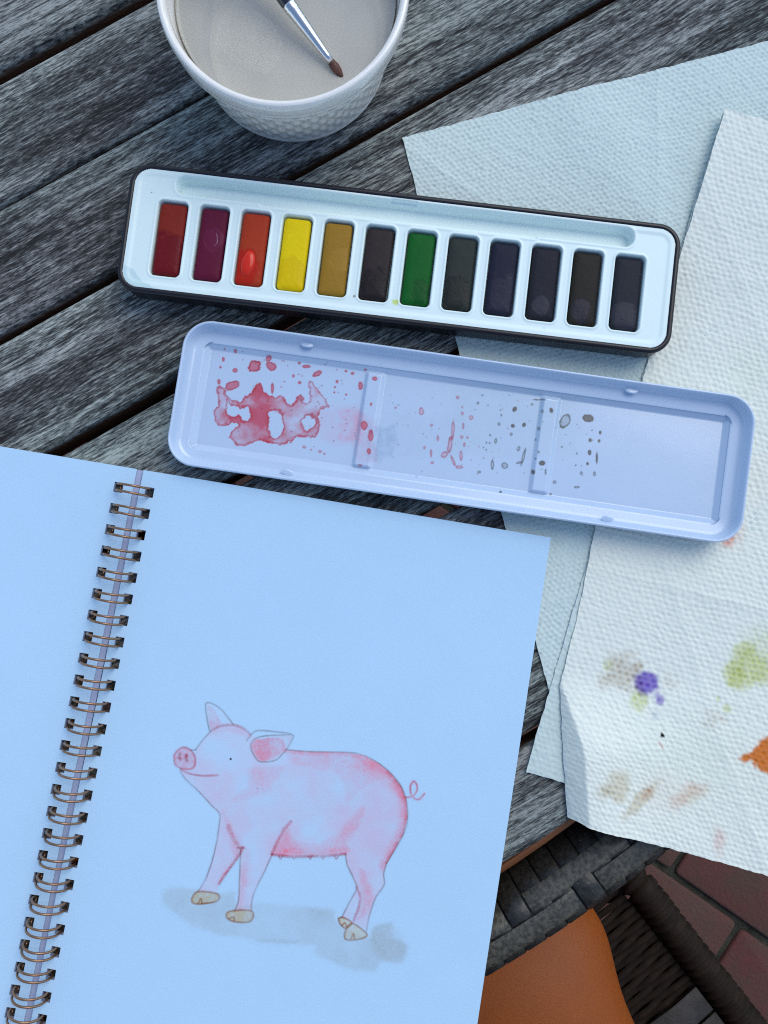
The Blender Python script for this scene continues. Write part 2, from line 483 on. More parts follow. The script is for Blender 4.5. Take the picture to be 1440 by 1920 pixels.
o = link('woven_rim', pyd('woven_rim', rest_v, rest_f), RESIN, tab); o['kind'] = 'stuff'
link('rim_core', revolve('rim_core', [(r + (.0012 if r > .577 else .0004), z - .0013) for r, z in base_prof] + [(.5485, -.030)], 0, 2 * math.pi, 240, True), simple('black_rim_core', (.008, .008, .008), .8, bstr=0), tab)

# ------------------------------------------------------------------ paper towels
def towel(name, left, right, mat, step, z0, emb, seed, stains=None, rise=None, parent=None, amp=.0012, pitch=(.0024, .0040), fuzz=.0003):
    """left/right: polylines in photograph pixels from top to bottom edge, both sampled by fraction of their length"""
    def lin(pts):
        q = np.array(pts, float); d = np.r_[0, np.cumsum(np.hypot(*np.diff(q, axis=0).T))]; return q, d / d[-1], d[-1]
    ql, tl, ll = lin(left); qr, tr, _ = lin(right)
    x0, y0 = P(ql[:, 0], ql[:, 1], z0); x1, y1 = P(qr[:, 0], qr[:, 1], z0)
    H = float(np.sum(np.hypot(np.diff(x0), np.diff(y0)))); W = float(math.hypot(x1[0] - x0[0], y1[0] - y0[0]))
    n, m = int(H / step), int(W / step)
    t = np.linspace(0, 1, n + 1)[:, None]; s = np.linspace(0, 1, m + 1)[None, :]
    LX, LY = np.interp(t, tl, x0), np.interp(t, tl, y0); RX, RY = np.interp(t, tr, x1), np.interp(t, tr, y1)
    X = LX + (RX - LX) * s; Y = LY + (RY - LY) * s
    A = s * W + 0 * t; B = t * H + 0 * s
    # perforated, slightly ragged edges
    fz = fbm(A, B, .004, seed, 3) * fuzz * 2
    edge = np.exp(-np.minimum.reduce([A, B, H - B]) / .004)
    X = X + fz * edge; Y = Y + fbm(A, B, .0035, seed + 9, 3) * fuzz * 2 * edge
    wa = A + fbm(A, B, .014, seed + 3, 2) * .0022; wb = B + fbm(A, B, .014, seed + 5, 2) * .0022
    rowf = wb / (pitch[1] / 2); ri = np.floor(rowf); ca = wa / pitch[0] + .5 * (ri % 2); ci = np.floor(ca)
    rsd = np.random.RandomState(seed).rand(512, 512, 3).astype(np.float32)
    rn = rsd[ri.astype(int) & 511, ci.astype(int) & 511]
    da = (ca - ci - .5 + (rn[..., 0] - .5) * .30) * pitch[0]; db_ = (rowf - ri - .5 + (rn[..., 1] - .5) * .25) * pitch[1] / 2
    rr_ = np.sqrt(da * da + (db_ * 1.12) ** 2) / (pitch[0] * .34)
    pat = 1 - 1.9 * (.55 + .45 * rn[..., 2] * 1.6) * np.exp(-rr_ ** 3) 
    zz = z0 + amp * .8 + amp * 1.2 * fbm(A, B, .05, seed + 11, 3) + emb * pat + emb * 1.5 * fbm(A, B, .0014, seed + 21, 3) + .0006 * fbm(A, B, .018, seed + 31, 3)
    px, py = proj(X, Y, z0)
    for q_ in range(5):
        an_ = .4 + q_ * 1.1 + seed; dl_ = (A - W * .5) * math.cos(an_) + (B - H * (.2 + .15 * q_)) * math.sin(an_)
        zz = zz + .00035 * np.exp(-np.abs(dl_) / .0022) * (.4 + 1.2 * np.clip(fbm(A, B, .06, seed + 40 + q_, 2) + .3, 0, 1))
    if rise is not None: zz = zz + rise(A, B, W, H, px, py)
    colr = np.ones(X.shape + (3,), np.float32)
    if stains is not None: colr = stains(px, py, pat, colr)
    me = grid_mesh(name, X, Y, zz + TZ, None, colr)
    o = link(name, me, mat, parent)
    return o
def sheet(left, wpx, slope):
    return [(x + wpx, y + wpx * slope) for x, y in left]
lA = [(754, 259), (1042, 1345)]
tA = towel('paper_towel', lA, sheet(lA, 840, -.265), TOWEL_A, .0005, .0004, .00021, 3, amp=.0005, pitch=(.0021, .0036),
           rise=lambda A, B, W, H, px, py: .0007 * np.exp(-((A - .080) ** 2 / .0006 + (B - .035) ** 2 / .004)) + .0008 * np.exp(-((A - .07 - .3 * B) ** 2) / .0002) * sstep(.16, .02, B))
tag(tA, 'plain unstained paper towel lying under the right end of the paint tin and lid', 'paper towel', 'paper towels on the table')

def stain(colr, m, pig):
    m = np.clip(m, 0, 1)[..., None]
    return colr * (1 - m * (1 - np.array(pig, np.float32)))
def towel_stains(px, py, pat, c):
    pit = .72 - .40 * pat
    n1 = fbm(px, py, 26, 50, 4); n2 = fbm(px, py, 12, 60, 3)
    def blob(x, y, rx, ry, a, pig, soft=.35, rot=0.0, rag=.9, usepit=.55):
        nonlocal c
        co, si = math.cos(rot), math.sin(rot)
        u = ((px - x) * co + (py - y) * si) / rx; v = (-(px - x) * si + (py - y) * co) / ry
        d = np.sqrt(u * u + v * v) + n1 * rag + n2 * rag * .5
        m = sstep(1 + soft * .5, 1 - soft, d) * a * (1 + usepit * (pit - .72))
        c = stain(c, m, pig)
    purple = (.19, .10, .62)
    blob(1212, 1280, 24, 22, .92, purple, .45, rag=.7, usepit=.2); blob(1234, 1313, 9, 10, .75, purple, .5, .6); blob(1228, 1303, 6, 7, .5, purple, .5)
    yg = (.68, .72, .22)
    blob(1405, 1255, 52, 40, .62, yg, .6, -.3); blob(1375, 1262, 26, 28, .5, yg, .5); blob(1440, 1240, 60, 60, .4, yg, .7); blob(1398, 1215, 22, 14, .45, yg, .5)
    blob(1196, 1312, 18, 20, .6, yg, .5); blob(1138, 1248, 10, 12, .45, yg, .6); blob(1360, 1328, 9, 9, .5, yg, .6); blob(1345, 1310, 5, 7, .4, yg, .6)
    br = (.50, .36, .22)
    blob(1168, 1255, 30, 40, .5, br, .7, .3, 1.3, .8); blob(1195, 1248, 16, 10, .5, br, .6, 0, 1, .8); blob(1130, 1275, 14, 16, .35, br, .7, 0, 1, .8); blob(1180, 1290, 20, 10, .3, br, .7, 0, 1, 2)
    blob(1338, 1345, 22, 22, .28, br, .8, 0, 1.5, 2); blob(1256, 1280, 14, 16, .25, br, .8, 0, 1.4, 2)
    org = (.80, .20, .02)
    c_ = c
    og = seg_d(px, py, [(1375, 1421), (1402, 1405), (1425, 1388), (1450, 1375), (1500, 1360), (1530, 1450), (1470, 1470), (1430, 1445), (1400, 1428)], True) + n2 * 16
    c = stain(c, sstep(4, -5, og) * (.97 + .06 * (pit - .72)), org)
    be = (.62, .50, .30)
    blob(1145, 1462, 30, 24, .52, be, .5, -.3); blob(1152, 1490, 14, 10, .4, be, .5); blob(1120, 1475, 16, 20, .3, be, .6); blob(1188, 1497, 46, 14, .55, be, .5, -.75); blob(1206, 1482, 16, 6, .4, (.8, .35, .28), .6, -.7)
    pk = (.85, .45, .42)
    blob(1290, 1488, 36, 18, .42, (.78, .58, .40), .6, -.15); blob(1292, 1475, 30, 14, .3, pk, .7); blob(1345, 1572, 13, 32, .45, pk, .7); blob(1268, 1500, 14, 18, .3, pk, .7, .4); blob(1230, 1475, 50, 40, .12, pk, .8)
    blob(1365, 1012, 18, 16, .7, (.85, .30, .25), .6); blob(1385, 1000, 12, 30, .25, pk, .7)
    blob(1400, 700, 50, 60, .10, (.75, .85, .55), .9, 0, .6, 0); blob(1420, 900, 40, 50, .10, (.95, .7, .6), .9, 0, .6, 0)
    blob(1225, 1340, 8, 10, .3, (.3, .4, .6), .7)
    blob(1320, 1440, 160, 100, .10, (.8, .85, .6), .9, 0, .6, 0); blob(1260, 1400, 120, 90, .08, (.6, .8, .75), .9, 0, .6, 0)
    sp = seg_d(px, py, [(1236, 1370), (1241, 1376), (1240, 1379), (1233, 1379)], True)
    c = stain(c, sstep(1.5, -.5, sp), (.02, .02, .025))
    sp = seg_d(px, py, [(1231, 1389), (1237, 1398)], False)
    c = stain(c, sstep(3, 1, sp) * .5, (.8, .3, .3))
    return c
tB = tag(empty('paper_towel', V(1200, 1250, 0)), 'folded white paper towel spotted with purple and orange paint, overhanging the table', 'paper towel', 'paper towels on the table')
lB = [(1350, 214), (985, 1446)]
def placed(o):
    o.parent = tB; o.matrix_parent_inverse = Matrix.Translation(-Vector(tB.location)); return o
ob_ = placed(towel('lower_layer', lB, sheet(lB, 520, .297), TOWEL_A, .0006, .0010, .00020, 13, amp=.0005, rise=lambda A, B, W, H, px, py: .0030 * sstep(.085, 0, B), pitch=(.0024, .0040)))
lC = [(1351, 215), (1200, 727), (1115, 992), (1080, 1165), (1049, 1285), (1054, 1400), (1063, 1531)]
rC = [(x + 480, y + 480 * .29) for x, y in [(1351, 215), (1200, 727), (1115, 992), (1080, 1165), (1045, 1285), (1010, 1410), (1063, 1531)]]
rC = [(1351 + 480, 215 + 140), (1063 + 480, 1531 + 140)]
def riseC(A, B, W, H, px, py):
    tt = np.clip((py - 1285) / 245., -.6, 1.2)
    rid = np.interp(tt, [-.6, 0, .47, .94, 1.2], [.0003, .0006, .0066, .0072, .0074])
    h = .0080 * sstep(-.12, .55, tt)
    up = np.where(A < rid, A / rid, np.exp(-((A - rid) / .026) ** 2) * .75 + .25 * np.exp(-((A - rid) / .08) ** 2))
    return h * up + .0008 * np.exp(-((A - .05) ** 2) / .0012) * sstep(1300, 1100, py) * sstep(950, 1100, py) + .0042 * sstep(.085, 0, B)
placed(towel('upper_layer', lC, rC, TOWEL_B, .0005, .0016, .00019, 23, stains=towel_stains, rise=riseC, amp=.0006, pitch=(.0024, .0041)))

# ------------------------------------------------------------------ paint tin
def frame_of(c4, z):
    q = [V(*p, z) for p in c4]
    c = sum(q, Vector()) / 4
    u = ((q[1] - q[0]) + (q[2] - q[3])).normalized(); ang = math.atan2(u.y, u.x)
    L = ((q[1] - q[0]).length + (q[2] - q[3]).length) / 2; W = ((q[3] - q[0]).length + (q[2] - q[1]).length) / 2
    return c, ang, L, W
tc_, ta, tL, tW = frame_of([(246, 301), (1283, 425), (1253, 664), (217, 543)], .014)
tin = tag(empty('paint_tin', (tc_.x, tc_.y, TZ + .0018), ta), 'long black watercolour tin with a white tray of twelve colours', 'paint tin')
hx, hy = tL / 2, tW / 2
prof = [(.0022, 0), (.0008, .0006), (.0004, .002), (.0004, .0100), (.0000, .0106), (-.0002, .0112), (.0000, .0118), (.0008, .0123), (.0017, .0121), (.0023, .0114), (.0024, .006)]
link('tin_case', loops_mesh('tin_case', rr_loops(hx, hy, .0085, prof, 10), True, False), TINBLACK, tin)
ZI = .0116
ix, iy = hx - .0020, hy - .0020
def to_tin(px, py, z=.0134):
    p = V(px, py, z) - Vector((tc_.x, tc_.y, 0)); c, s = math.cos(-ta), math.sin(-ta); return p.x * c - p.y * s, p.x * s + p.y * c
pan1 = to_tin(317, 445); pan12 = to_tin(1176, 551)
pv = (pan1[1] + pan12[1]) / 2
pus = [pan1[0] + (pan12[0] - pan1[0]) * i / 11 for i in range(12)]
gr0, gr1 = to_tin(331, 344), to_tin(1189, 448)
gu, gv, ghx = (gr0[0] + gr1[0]) / 2, (gr0[1] + gr1[1]) / 2, (gr1[0] - gr0[0]) / 2
nu, nv = int(2 * ix / .00025), int(2 * iy / .00025)
U, Vv = np.meshgrid(np.linspace(-ix, ix, nu + 1), np.linspace(-iy, iy, nv + 1))
Zt = np.full(U.shape, ZI) + fbm(U, Vv, .05, 90, 2) * .0003
HPX, HPY = .00565, .01475
for pu in pus:
    d = rbox(U - pu, Vv - pv, HPX, HPY, .0019)
    Zt -= .0058 * sstep(.0003, -.0004, d)
    Zt += .00022 * np.exp(-((d - .0007) / .00045) ** 2)
d = rbox(U - gu, Vv - gv, ghx, .0037, .0036)
notch_lo = rbox(U - (gu - .002), Vv - (gv - .0033), .054, .0012, .001)
notch_up = rbox(U - to_tin(757, 383)[0], Vv - (gv + .0031), .0055, .0010, .0009)
d2 = np.minimum(d, np.minimum(notch_lo, notch_up))
Zt -= .0024 * sstep(.0002, -.0004, d2) + .0030 * sstep(-.0005, -.0012, d)
Zt += .00015 * np.exp(-((d2 - .0008) / .0005) ** 2)
Zt += .0003 * sstep(-.0030, -.0012, rbox(U, Vv, ix, iy, .0063))
dm = rbox(U, Vv, ix, iy, .0063)
fc = (dm[:-1, :-1] + dm[1:, 1:]) / 2
# thin film of dried wash in the lower left corner of the tray
lx, ly = U + ix, Vv + iy
wash = sstep(.0004, -.0002, (lx * .55 + ly * 1.2 - .0085 + fbm(U, Vv, .006, 70, 4) * .006)) 
colr = np.ones(U.shape + (3,), np.float32); colr = stain(colr, wash * .5, (.55, .72, .76))
for (sx, sy, rr, pg) in ((741, 566, 6, (.75, .8, .05)), (664, 555, 2.5, (.3, .2, .15)), (284, 361, 1.5, (.2, .2, .3)), (1020, 615, 2.5, (.75, .85, .9))):
    a, b2 = to_tin(sx, sy); rr *= .0002
    colr = stain(colr, sstep(1.3, .7, np.hypot(U - a, Vv - b2) / rr + fbm(U, Vv, .0012, 77, 2)) * .8, pg)
def insert_mat():
    m, t, b = mat_new('white_plastic_tray'); setp(b, .38, 0, .45)
    c = mix(t, (.73, .85, .82), (.76, .88, .85), noise(t, coords(t), 40, 2))
    t.links.new(mix(t, c, paint_attr(t), 1.0, 'MULTIPLY'), b.inputs['Base Color'])
    bump(t, b, noise(t, coords(t), 500, 2), .05, .0002); return m
link('tray_insert', grid_mesh('tray_insert', U, Vv, Zt, fc < 0, colr), insert_mat(), tin)

def pan_mat(name, c1, c2, bx, by, br, rough=.5):
    m, t, b = mat_new(name); setp(b, rough, 0, .12)
    v = coords(t, rnd=3)
    tcn = N(t, 'ShaderNodeTexCoord'); sb = N(t, 'ShaderNodeVectorMath', operation='SUBTRACT'); sb.inputs[1].default_value = (bx, by, 0)
    t.links.new(tcn.outputs['Object'], sb.inputs[0]); mu = N(t, 'ShaderNodeVectorMath', operation='MULTIPLY'); mu.inputs[1].default_value = (1, .8, 0)
    t.links.new(sb.outputs[0], mu.inputs[0]); ln = N(t, 'ShaderNodeVectorMath', operation='LENGTH'); t.links.new(mu.outputs[0], ln.inputs[0])
    dd = mth(t, 'ADD', mth(t, 'MULTIPLY', ln.outputs['Value'], 1 / br), mth(t, 'MULTIPLY', noise(t, v, 260, 4), .9))
    mask = ramp(t, mth(t, 'MULTIPLY', dd, .5), [(.66, 1.0), (.76, 0.0)])
    c = mix(t, c1, c2, mask)
    c = mix(t, c, tuple(min(1, x * 1.25 + .01) for x in c1), ramp(t, noise(t, v, 420, 4), [(.60, 0.0), (.78, .5)]))
    t.links.new(c, b.inputs['Base Color'])
    t.links.new(mth(t, 'SUBTRACT', rough, mth(t, 'MULTIPLY', mask, .18)), b.inputs['Roughness'])
    bump(t, b, mth(t, 'ADD', mth(t, 'MULTIPLY', mask, -.3), mth(t, 'ADD', noise(t, v, 110, 3), mth(t, 'MULTIPLY', noise(t, v, 700, 3), .4))), .45, .0007)
    return m
pans = [('brick red', (.22, .020, .012), (.15, .008, .012), 'at the left end of the tin'),
        ('deep magenta', (.115, .008, .032), (.13, .012, .042), 'with a pale curl brushed across it'),
        ('orange red', (.40, .040, .014), (.45, .018, .008), 'holding a wet bead of paint'),
        ('bright yellow', (.80, .58, .004), (.74, .50, .003), 'beside the ochre one'),
        ('yellow ochre', (.32, .17, .020), (.34, .18, .022), 'between bright yellow and dark umber'),
        ('dark umber', (.035, .026, .025), (.02, .015, .016), 'between ochre and green'),
        ('leaf green', (.006, .105, .016), (.005, .078, .014), 'the only green one in the tin'),
        ('blackish green', (.030, .036, .031), (.021, .024, .021), 'just right of the leaf green one'),
        ('navy blue', (.015, .017, .033), (.02, .021, .038), 'right of the blackish green one'),
        ('dark indigo', (.018, .018, .026), (.034, .032, .047), 'with a round violet grey damp spot'),
        ('sepia black', (.025, .021, .017), (.030, .027, .036), 'second from the right end of the tin'),
        ('payne grey', (.020, .022, .030), (.034, .034, .047), 'at the right end of the tin')]
ploops = [[(x, y, z) for x, y in rrect(.00520 - i, .01410 - i, max(.0014 - i * .6, .0005), 4)] for i, z in
          [(.0006, 0), (.0001, .0012), (.0, .0036), (.00025, .0043), (.0009, .0047), (.0022, .00485), (.004, .00495)]]
for i, (nm, c1, c2, where) in enumerate(pans):
    me = loops_mesh('paint_cake', ploops)
    o = link('paint_cake', me, pan_mat('watercolour_' + nm.replace(' ', '_'), c1, c2, *[(.0, -.007, .008), (.001, .002, .004), (-.002, -.008, .006), (0, -.009, .006), (.002, 0, .004), (0, -.009, .006), (.002, -.009, .004), (-.001, -.008, .006), (.002, -.006, .006), (0, -.0085, .0032), (-.0005, -.0085, .0038), (0, -.009, .005)][i], rough=.55), None)
    c, s = math.cos(ta), math.sin(ta)
    pu = pus[i]
    o.location = (tc_.x + pu * c - pv * s, tc_.y + pu * s + pv * c, TZ + .0018 + .0060 + random.uniform(-.0002, .0002)); o.rotation_euler[2] = ta + random.uniform(-.012, .012)
    tag(o, '%s watercolour cake, %s' % (nm, where), 'paint cake', 'watercolour cakes in the tin')
    if i == 2:
        dl = []
        for rr, z in ((1, 0), (.93, .0004), (.75, .00075), (.45, .00095)):
            lp = []
            for a in range(20):
                an = 2 * math.pi * a / 20; k = 1 + .06 * math.sin(an + .6) + .10 * math.sin(2 * an)
                lp.append((-.0010 + .0026 * rr * k * math.cos(an), -.0062 + .0052 * rr * k * math.sin(an), .0048 + z))
            dl.append(lp)
        wm = simple('wet_red_paint', (.62, .022, .006), .10, 0, .35, .0, var=.2, bstr=0)
        link('wet_bead', loops_mesh('wet_bead', dl, False, True), wm, o)
    if i == 1:
        pts = [(.0005, .006, 0), (.0018, .004, 0), (.0024, .001, 0), (.0016, -.0005, 0), (.0002, -.0002, 0)]
        link('brushed_curl', tube('brushed_curl', [(a, b2, .00478) for a, b2, _ in pts], [.00008, .0002, .00026, .0002, .00008], 6), simple('pale_magenta_scratch', (.30, .13, .19), .4, bstr=0), o)

# ------------------------------------------------------------------ palette lid
lc_, la, lL, lW = frame_of([(347, 597), (1410, 750), (1384, 1024), (315, 865)], .0105)
lid = tag(empty('palette_lid', (lc_.x, lc_.y, TZ + .0032), la), 'upturned white enamel tin lid used as a palette, smeared with red and brown paint', 'palette')
lid.rotation_euler[1] = -.0165      # its right end rests on the towels
hx, hy = lL / 2, lW / 2
prof = [(.0026, 0), (.0010, .0007), (.0003, .002), (.0000, .0040), (.0000, .0078), (-.0003, .0083), (-.0004, .0088), (-.0002, .0092), (.0002, .0094), (.0006, .0092), (.0008, .0086),
        (.0014, .0066), (.0022, .0048), (.0028, .0043), (.0040, .0041), (.0062, .0040), (.0068, .0039)]
lloops = rr_loops(hx, hy, .0105, prof, 12)
# last ring: nearly square corners, meets the sunk floor
lloops.append([(x, y, .0038) for x, y in rrect(hx - .0071, hy - .0071, .0010, 12)])
me = loops_mesh('lid_rim', lloops, False, False)
a_ = me.color_attributes.new('Paint', 'FLOAT_COLOR', 'POINT'); a_.data.foreach_set('color', np.ones(len(me.vertices) * 4, np.float32))
link('lid_rim', me, LID, lid)
bot = link('lid_underside', loops_mesh('lid_underside', [[(x, y, .0002) for x, y in rrect(hx - .0026, hy - .0026, .008, 6)], [(x, y, .0006) for x, y in rrect(hx - .003, hy - .003, .008, 6)]]), TINBLACK, lid)
fx, fy = hx - .0069, hy - .0069
def to_lid(px, py, z=.005):
    x, y = P(px, py, z); x = x - lc_.x; y = y - lc_.y; c, s = math.cos(-la), math.sin(-la); return x * c - y * s, x * s + y * c
nu, nv = int(2 * fx / .00028), int(2 * fy / .00028)
U, Vv = np.meshgrid(np.linspace(-fx, fx, nu + 1), np.linspace(-fy, fy, nv + 1))
dE = np.minimum(fx - np.abs(U), fy - np.abs(Vv))
ch = (fx - np.abs(U)) + (fy - np.abs(Vv)) - .0012            # tiny chamfer in the corners
dE = np.minimum(dE, ch * .8)
Zl = .0016 + .0021 * (1 - np.clip(dE / .0022, 0, 1)) + fbm(U, Vv, .03, 30, 2) * .00025
for (mx, my) in ((692, 784), (1020, 842)):
    ru, _ = to_lid(mx, my, .005)
    rd = np.abs(U - ru)
    endf = sstep(.0016, .0034, dE)
    Zl = np.maximum(Zl, .0016 + .0017 * (1 - np.clip((rd - .0026) / .0014, 0, 1)) * endf)
for (mx, my, h) in ((480, 640, .0), ):
    pass
c, s = math.cos(la), math.sin(la)
WX = lc_.x + U * c - Vv * s; WY = lc_.y + U * s + Vv * c
px, py = proj(WX, WY, Zl + .0032 + U * .0165)
K1x, K1y = (px - 300) * 2.4, (py - 580) * 2.4
n1 = fbm(K1x, K1y, 60, 101, 4); n2 = fbm(K1x, K1y, 18, 111, 3); n3 = fbm(K1x, K1y, 120, 121, 3)
col = np.ones(U.shape + (3,), np.float32)
RED = (1.12, .13, .16); DRED = (.86, .04, .07); PINK = (1.25, .62, .68)
big0 = [(250, 352), (290, 358), (308, 398), (360, 412), (400, 378), (430, 345), (452, 326), (475, 368), (496, 388), (550, 392), (588, 424), (632, 378), (648, 424), (676, 412), (674, 330), (708, 350), (746, 402), (752, 430), (792, 430), (724, 452), (722, 520), (700, 578), (620, 580), (590, 600), (500, 606), (440, 590), (380, 612), (322, 592), (318, 556), (345, 520), (262, 522), (248, 480), (262, 420)]
def smooth(pts, closed, k=5):
    n = len(pts); out = []
    g = (lambda i: pts[i % n]) if closed else (lambda i: pts[min(max(i, 0), n - 1)])
    for i in range(n if closed else n - 1):
        p0, p1, p2, p3 = g(i - 1), g(i), g(i + 1), g(i + 2)
        for j in range(k):
            t = j / k
            out.append(tuple(.5 * (2 * b + (c - a) * t + (2 * a - 5 * b + 4 * c - d) * t * t + (3 * b - a - 3 * c + d) * t ** 3) for a, b, c, d in zip(p0, p1, p2, p3)))
    if not closed: out.append(pts[-1])
    return out
db = seg_d(K1x, K1y, smooth(big0, True, 4), True)
for h in ([(303, 402), (322, 432), (352, 440), (356, 462), (328, 482), (305, 452)], [(360, 452), (396, 445), (398, 502), (372, 492)], [(492, 472), (540, 462), (552, 522), (526, 580), (494, 560)], [(640, 500), (675, 480), (700, 510), (660, 535)]):
    db = np.maximum(db, -seg_d(K1x, K1y, smooth(h, True, 4), True))
db = db + n2 * 24 + n1 * 22
m = sstep(2, -3, db)
thick = np.clip(.62 + n1 * 1.5 - sstep(520, 720, K1x) * .45 - sstep(340, 250, K1x) * .30 + np.exp(-((K1x - 440) / 60) ** 2) * .3, .12, 1)
col = stain(col, m * thick * .95, RED)
col = stain(col, m * np.exp(-((db + 4) / 5) ** 2) * .75, DRED)
col = stain(col, m * np.clip(np.abs(n3) * 1.2 - .1, 0, .5), DRED)
pw = sstep(0, -30, rbox(K1x - 800, K1y - 520, 110, 90, 20) + n1 * 60) * (.22 + n2 * .3)
col = stain(col, pw, PINK)
pw = sstep(0, -25, rbox(K1x - 1000, K1y - 600, 70, 90, 20) + n1 * 70) * (.30 + n2 * .5); col = stain(col, pw, (.55, .66, .74))
pw = sstep(0, -12, rbox(K1x - 860, K1y - 520, 60, 70, 10) + n1 * 40) * (.25 + n2 * .5); col = stain(col, pw, PINK)
pw = sstep(0, -30, rbox(K1x - 930, K1y - 580, 60, 120, 20) + n1 * 60) * (.3 + n2 * .4); col = stain(col, pw, PINK)
pw = sstep(0, -40, rbox(K1x - 1150, K1y - 570, 260, 120, 30) + n1 * 90) * (.10 + n2 * .25); col = stain(col, pw, (.72, .76, .74))
pw = sstep(0, -60, rbox(K1x - 1600, K1y - 500, 320, 190, 40) + n1 * 90) * (.16 + n1 * .3); col = stain(col, pw, (.80, .88, .76))
def spot(x, y, rx, ry, pig, a=.55, ring=.6, rot=0.0, rag=.7):
    global col
    R_ = max(rx, ry) + 10
    sel = (np.abs(K1x - x) < R_ * 1.6) & (np.abs(K1y - y) < R_ * 1.6)
    if not sel.any(): return
    xx, yy = K1x[sel] - x, K1y[sel] - y
    cr_, sr_ = math.cos(rot), math.sin(rot); u = (xx * cr_ + yy * sr_) / rx; v = (-xx * sr_ + yy * cr_) / ry
    d = np.sqrt(u * u + v * v) + n2[sel] * rag
    mn = min(rx, ry); so_ = min(.5, 2.4 / mn)
    m = sstep(1 + so_, 1 - so_, d)
    c_ = col[sel]
    c_ = stain(c_, m * a, pig); c_ = stain(c_, m * np.exp(-((d - .9) / max(.18, 2.5 / mn)) ** 2) * ring, tuple(x * .6 for x in pig))
    col[sel] = c_
for q in ((325, 342, 30, 20, -.3), (425, 255, 30, 26, -.5), (488, 222, 14, 18), (500, 255, 26, 18, .6), (337, 275, 13, 11), (285, 225, 6, 9), (340, 188, 6, 9), (372, 190, 3, 3), (291, 178, 4, 4), (272, 260, 5, 6), (265, 325, 7, 12), (658, 257, 18, 7), (708, 288, 22, 13, -.5), (627, 243, 7, 5), (600, 300, 6, 7),
          (628, 330, 7, 6), (640, 300, 3, 3), (625, 292, 3, 3), (797, 325, 6, 7), (788, 350, 4, 4), (785, 374, 4, 4), (837, 278, 6, 5), (867, 288, 7, 6), (902, 342, 11, 19), (967, 312, 11, 9), (950, 427, 5, 8), (918, 520, 16, 20), (948, 570, 12, 26), (941, 640, 9, 13), (838, 384, 4, 4), (560, 325, 3, 3), (506, 355, 7, 22), (545, 350, 3, 3), (925, 272, 7, 4)):
    spot(*q[:4], (1.15, .12, .16), .80, .8, q[4] if len(q) > 4 else 0)
for q in ((1060, 443, 5, 5), (1177, 458, 11, 17), (1340, 396, 8, 7), (1360, 468, 6, 8), (1400, 487, 9, 10), (1222, 522, 6, 7), (1318, 545, 7, 45, .05), (1305, 610, 11, 40, .15), (1280, 655, 20, 14, -.7), (1318, 680, 6, 24, -.4), (1365, 525, 5, 15), (1358, 575, 7, 8), (1384, 577, 5, 6), (1370, 610, 5, 10), (1355, 660, 7, 22), (1347, 710, 15, 8), (650, 620, 8, 6), (720, 640, 8, 6), (740, 650, 5, 5), (1360, 440, 4, 5),
          (900, 703, 10, 6), (888, 748, 4, 6), (1350, 820, 9, 8), (1345, 842, 13, 7), (680, 632, 5, 4), (1250, 580, 5, 14), (1190, 622, 6, 7), (1220, 650, 5, 18), (1225, 690, 7, 6)):
    spot(*q[:4], (1.2, .32, .36), .45, .9, q[4] if len(q) > 4 else 0)
OX, OY = (840 - 300) * 2.4, (660 - 580) * 2.4
for q in ((465, 262, 8, 12, -.3), (632, 298, 24, 18, .2), (300, 258, 9, 12, .5), (292, 332, 9, 8), (342, 328, 8, 10, .4), (424, 500, 14, 12), (640, 397, 8, 9), (637, 453, 8, 12), (685, 362, 6, 9), (680, 400, 6, 7), (670, 475, 5, 24), (628, 503, 6, 7), (258, 662, 5, 9), (237, 630, 6, 5), (383, 541, 9, 10), (262, 694, 10, 3)):
    spot(q[0] + OX, q[1] + OY, q[2], q[3], (.22, .16, .10), .92, .6, q[4] if len(q) > 4 else 0, .5)
for q in ((528, 312, 22, 34, .5), (408, 345, 6, 8), (425, 267, 7, 7), (600, 545, 6, 8), (660, 548, 6, 10), (340, 470, 6, 38, .25), (318, 498, 12, 5, -.3), (200, 505, 7, 22), (255, 512, 15, 13), (240, 285, 4, 5), (230, 325, 7, 8), (215, 400, 6, 12, .2), (285, 370, 7, 8), (173, 408, 4, 4), (480, 586, 8, 7), (395, 395, 4, 5), (408, 450, 5, 6), (318, 435, 7, 12, .3), (190, 375, 4, 5), (236, 262, 3, 4), (378, 236, 6, 5), (135, 230, 5, 6), (140, 540, 8, 6), (160, 430, 3, 4), (172, 440, 3, 4), (188, 410, 3, 4), (580, 457, 4, 5), (513, 427, 4, 4), (575, 510, 3, 3), (600, 512, 3, 3), (462, 640, 6, 6), (395, 480, 4, 4), (580, 608, 12, 5), (410, 215, 30, 3), (648, 352, 3, 3), (155, 195, 4, 4), (180, 240, 3, 3), (440, 540, 4, 12)):
    spot(q[0] + OX, q[1] + OY, q[2], q[3], (.36, .33, .26), .36, 1.0, q[4] if len(q) > 4 else 0, .5)
rs = np.random.RandomState(4)
for _ in range(60):
    spot(rs.uniform(1000, 1980), rs.uniform(380, 760), rs.uniform(2, 4.5), rs.uniform(2, 4.5), (.5, .45, .42) if rs.rand() < .7 else (.95, .4, .42), .2, .5)
for _ in range(50):
    spot(rs.uniform(280, 900), rs.uniform(200, 640), rs.uniform(2, 3.5), rs.uniform(2, 3.5), (.75, .2, .25), .4, .7)
# the painted cells are a part of their own (dried_paint), the clean floor the other
dk = 1 - col.min(-1)
fk = np.maximum.reduce([dk[:-1, :-1], dk[1:, 1:], dk[1:, :-1], dk[:-1, 1:]])
link('lid_floor', grid_mesh('lid_floor', U, Vv, Zl, fk < .06, col), LID, lid)
link('dried_paint', grid_mesh('dried_paint', U, Vv, Zl, fk >= .06, col), LID, bpy.data.objects['lid_floor'])
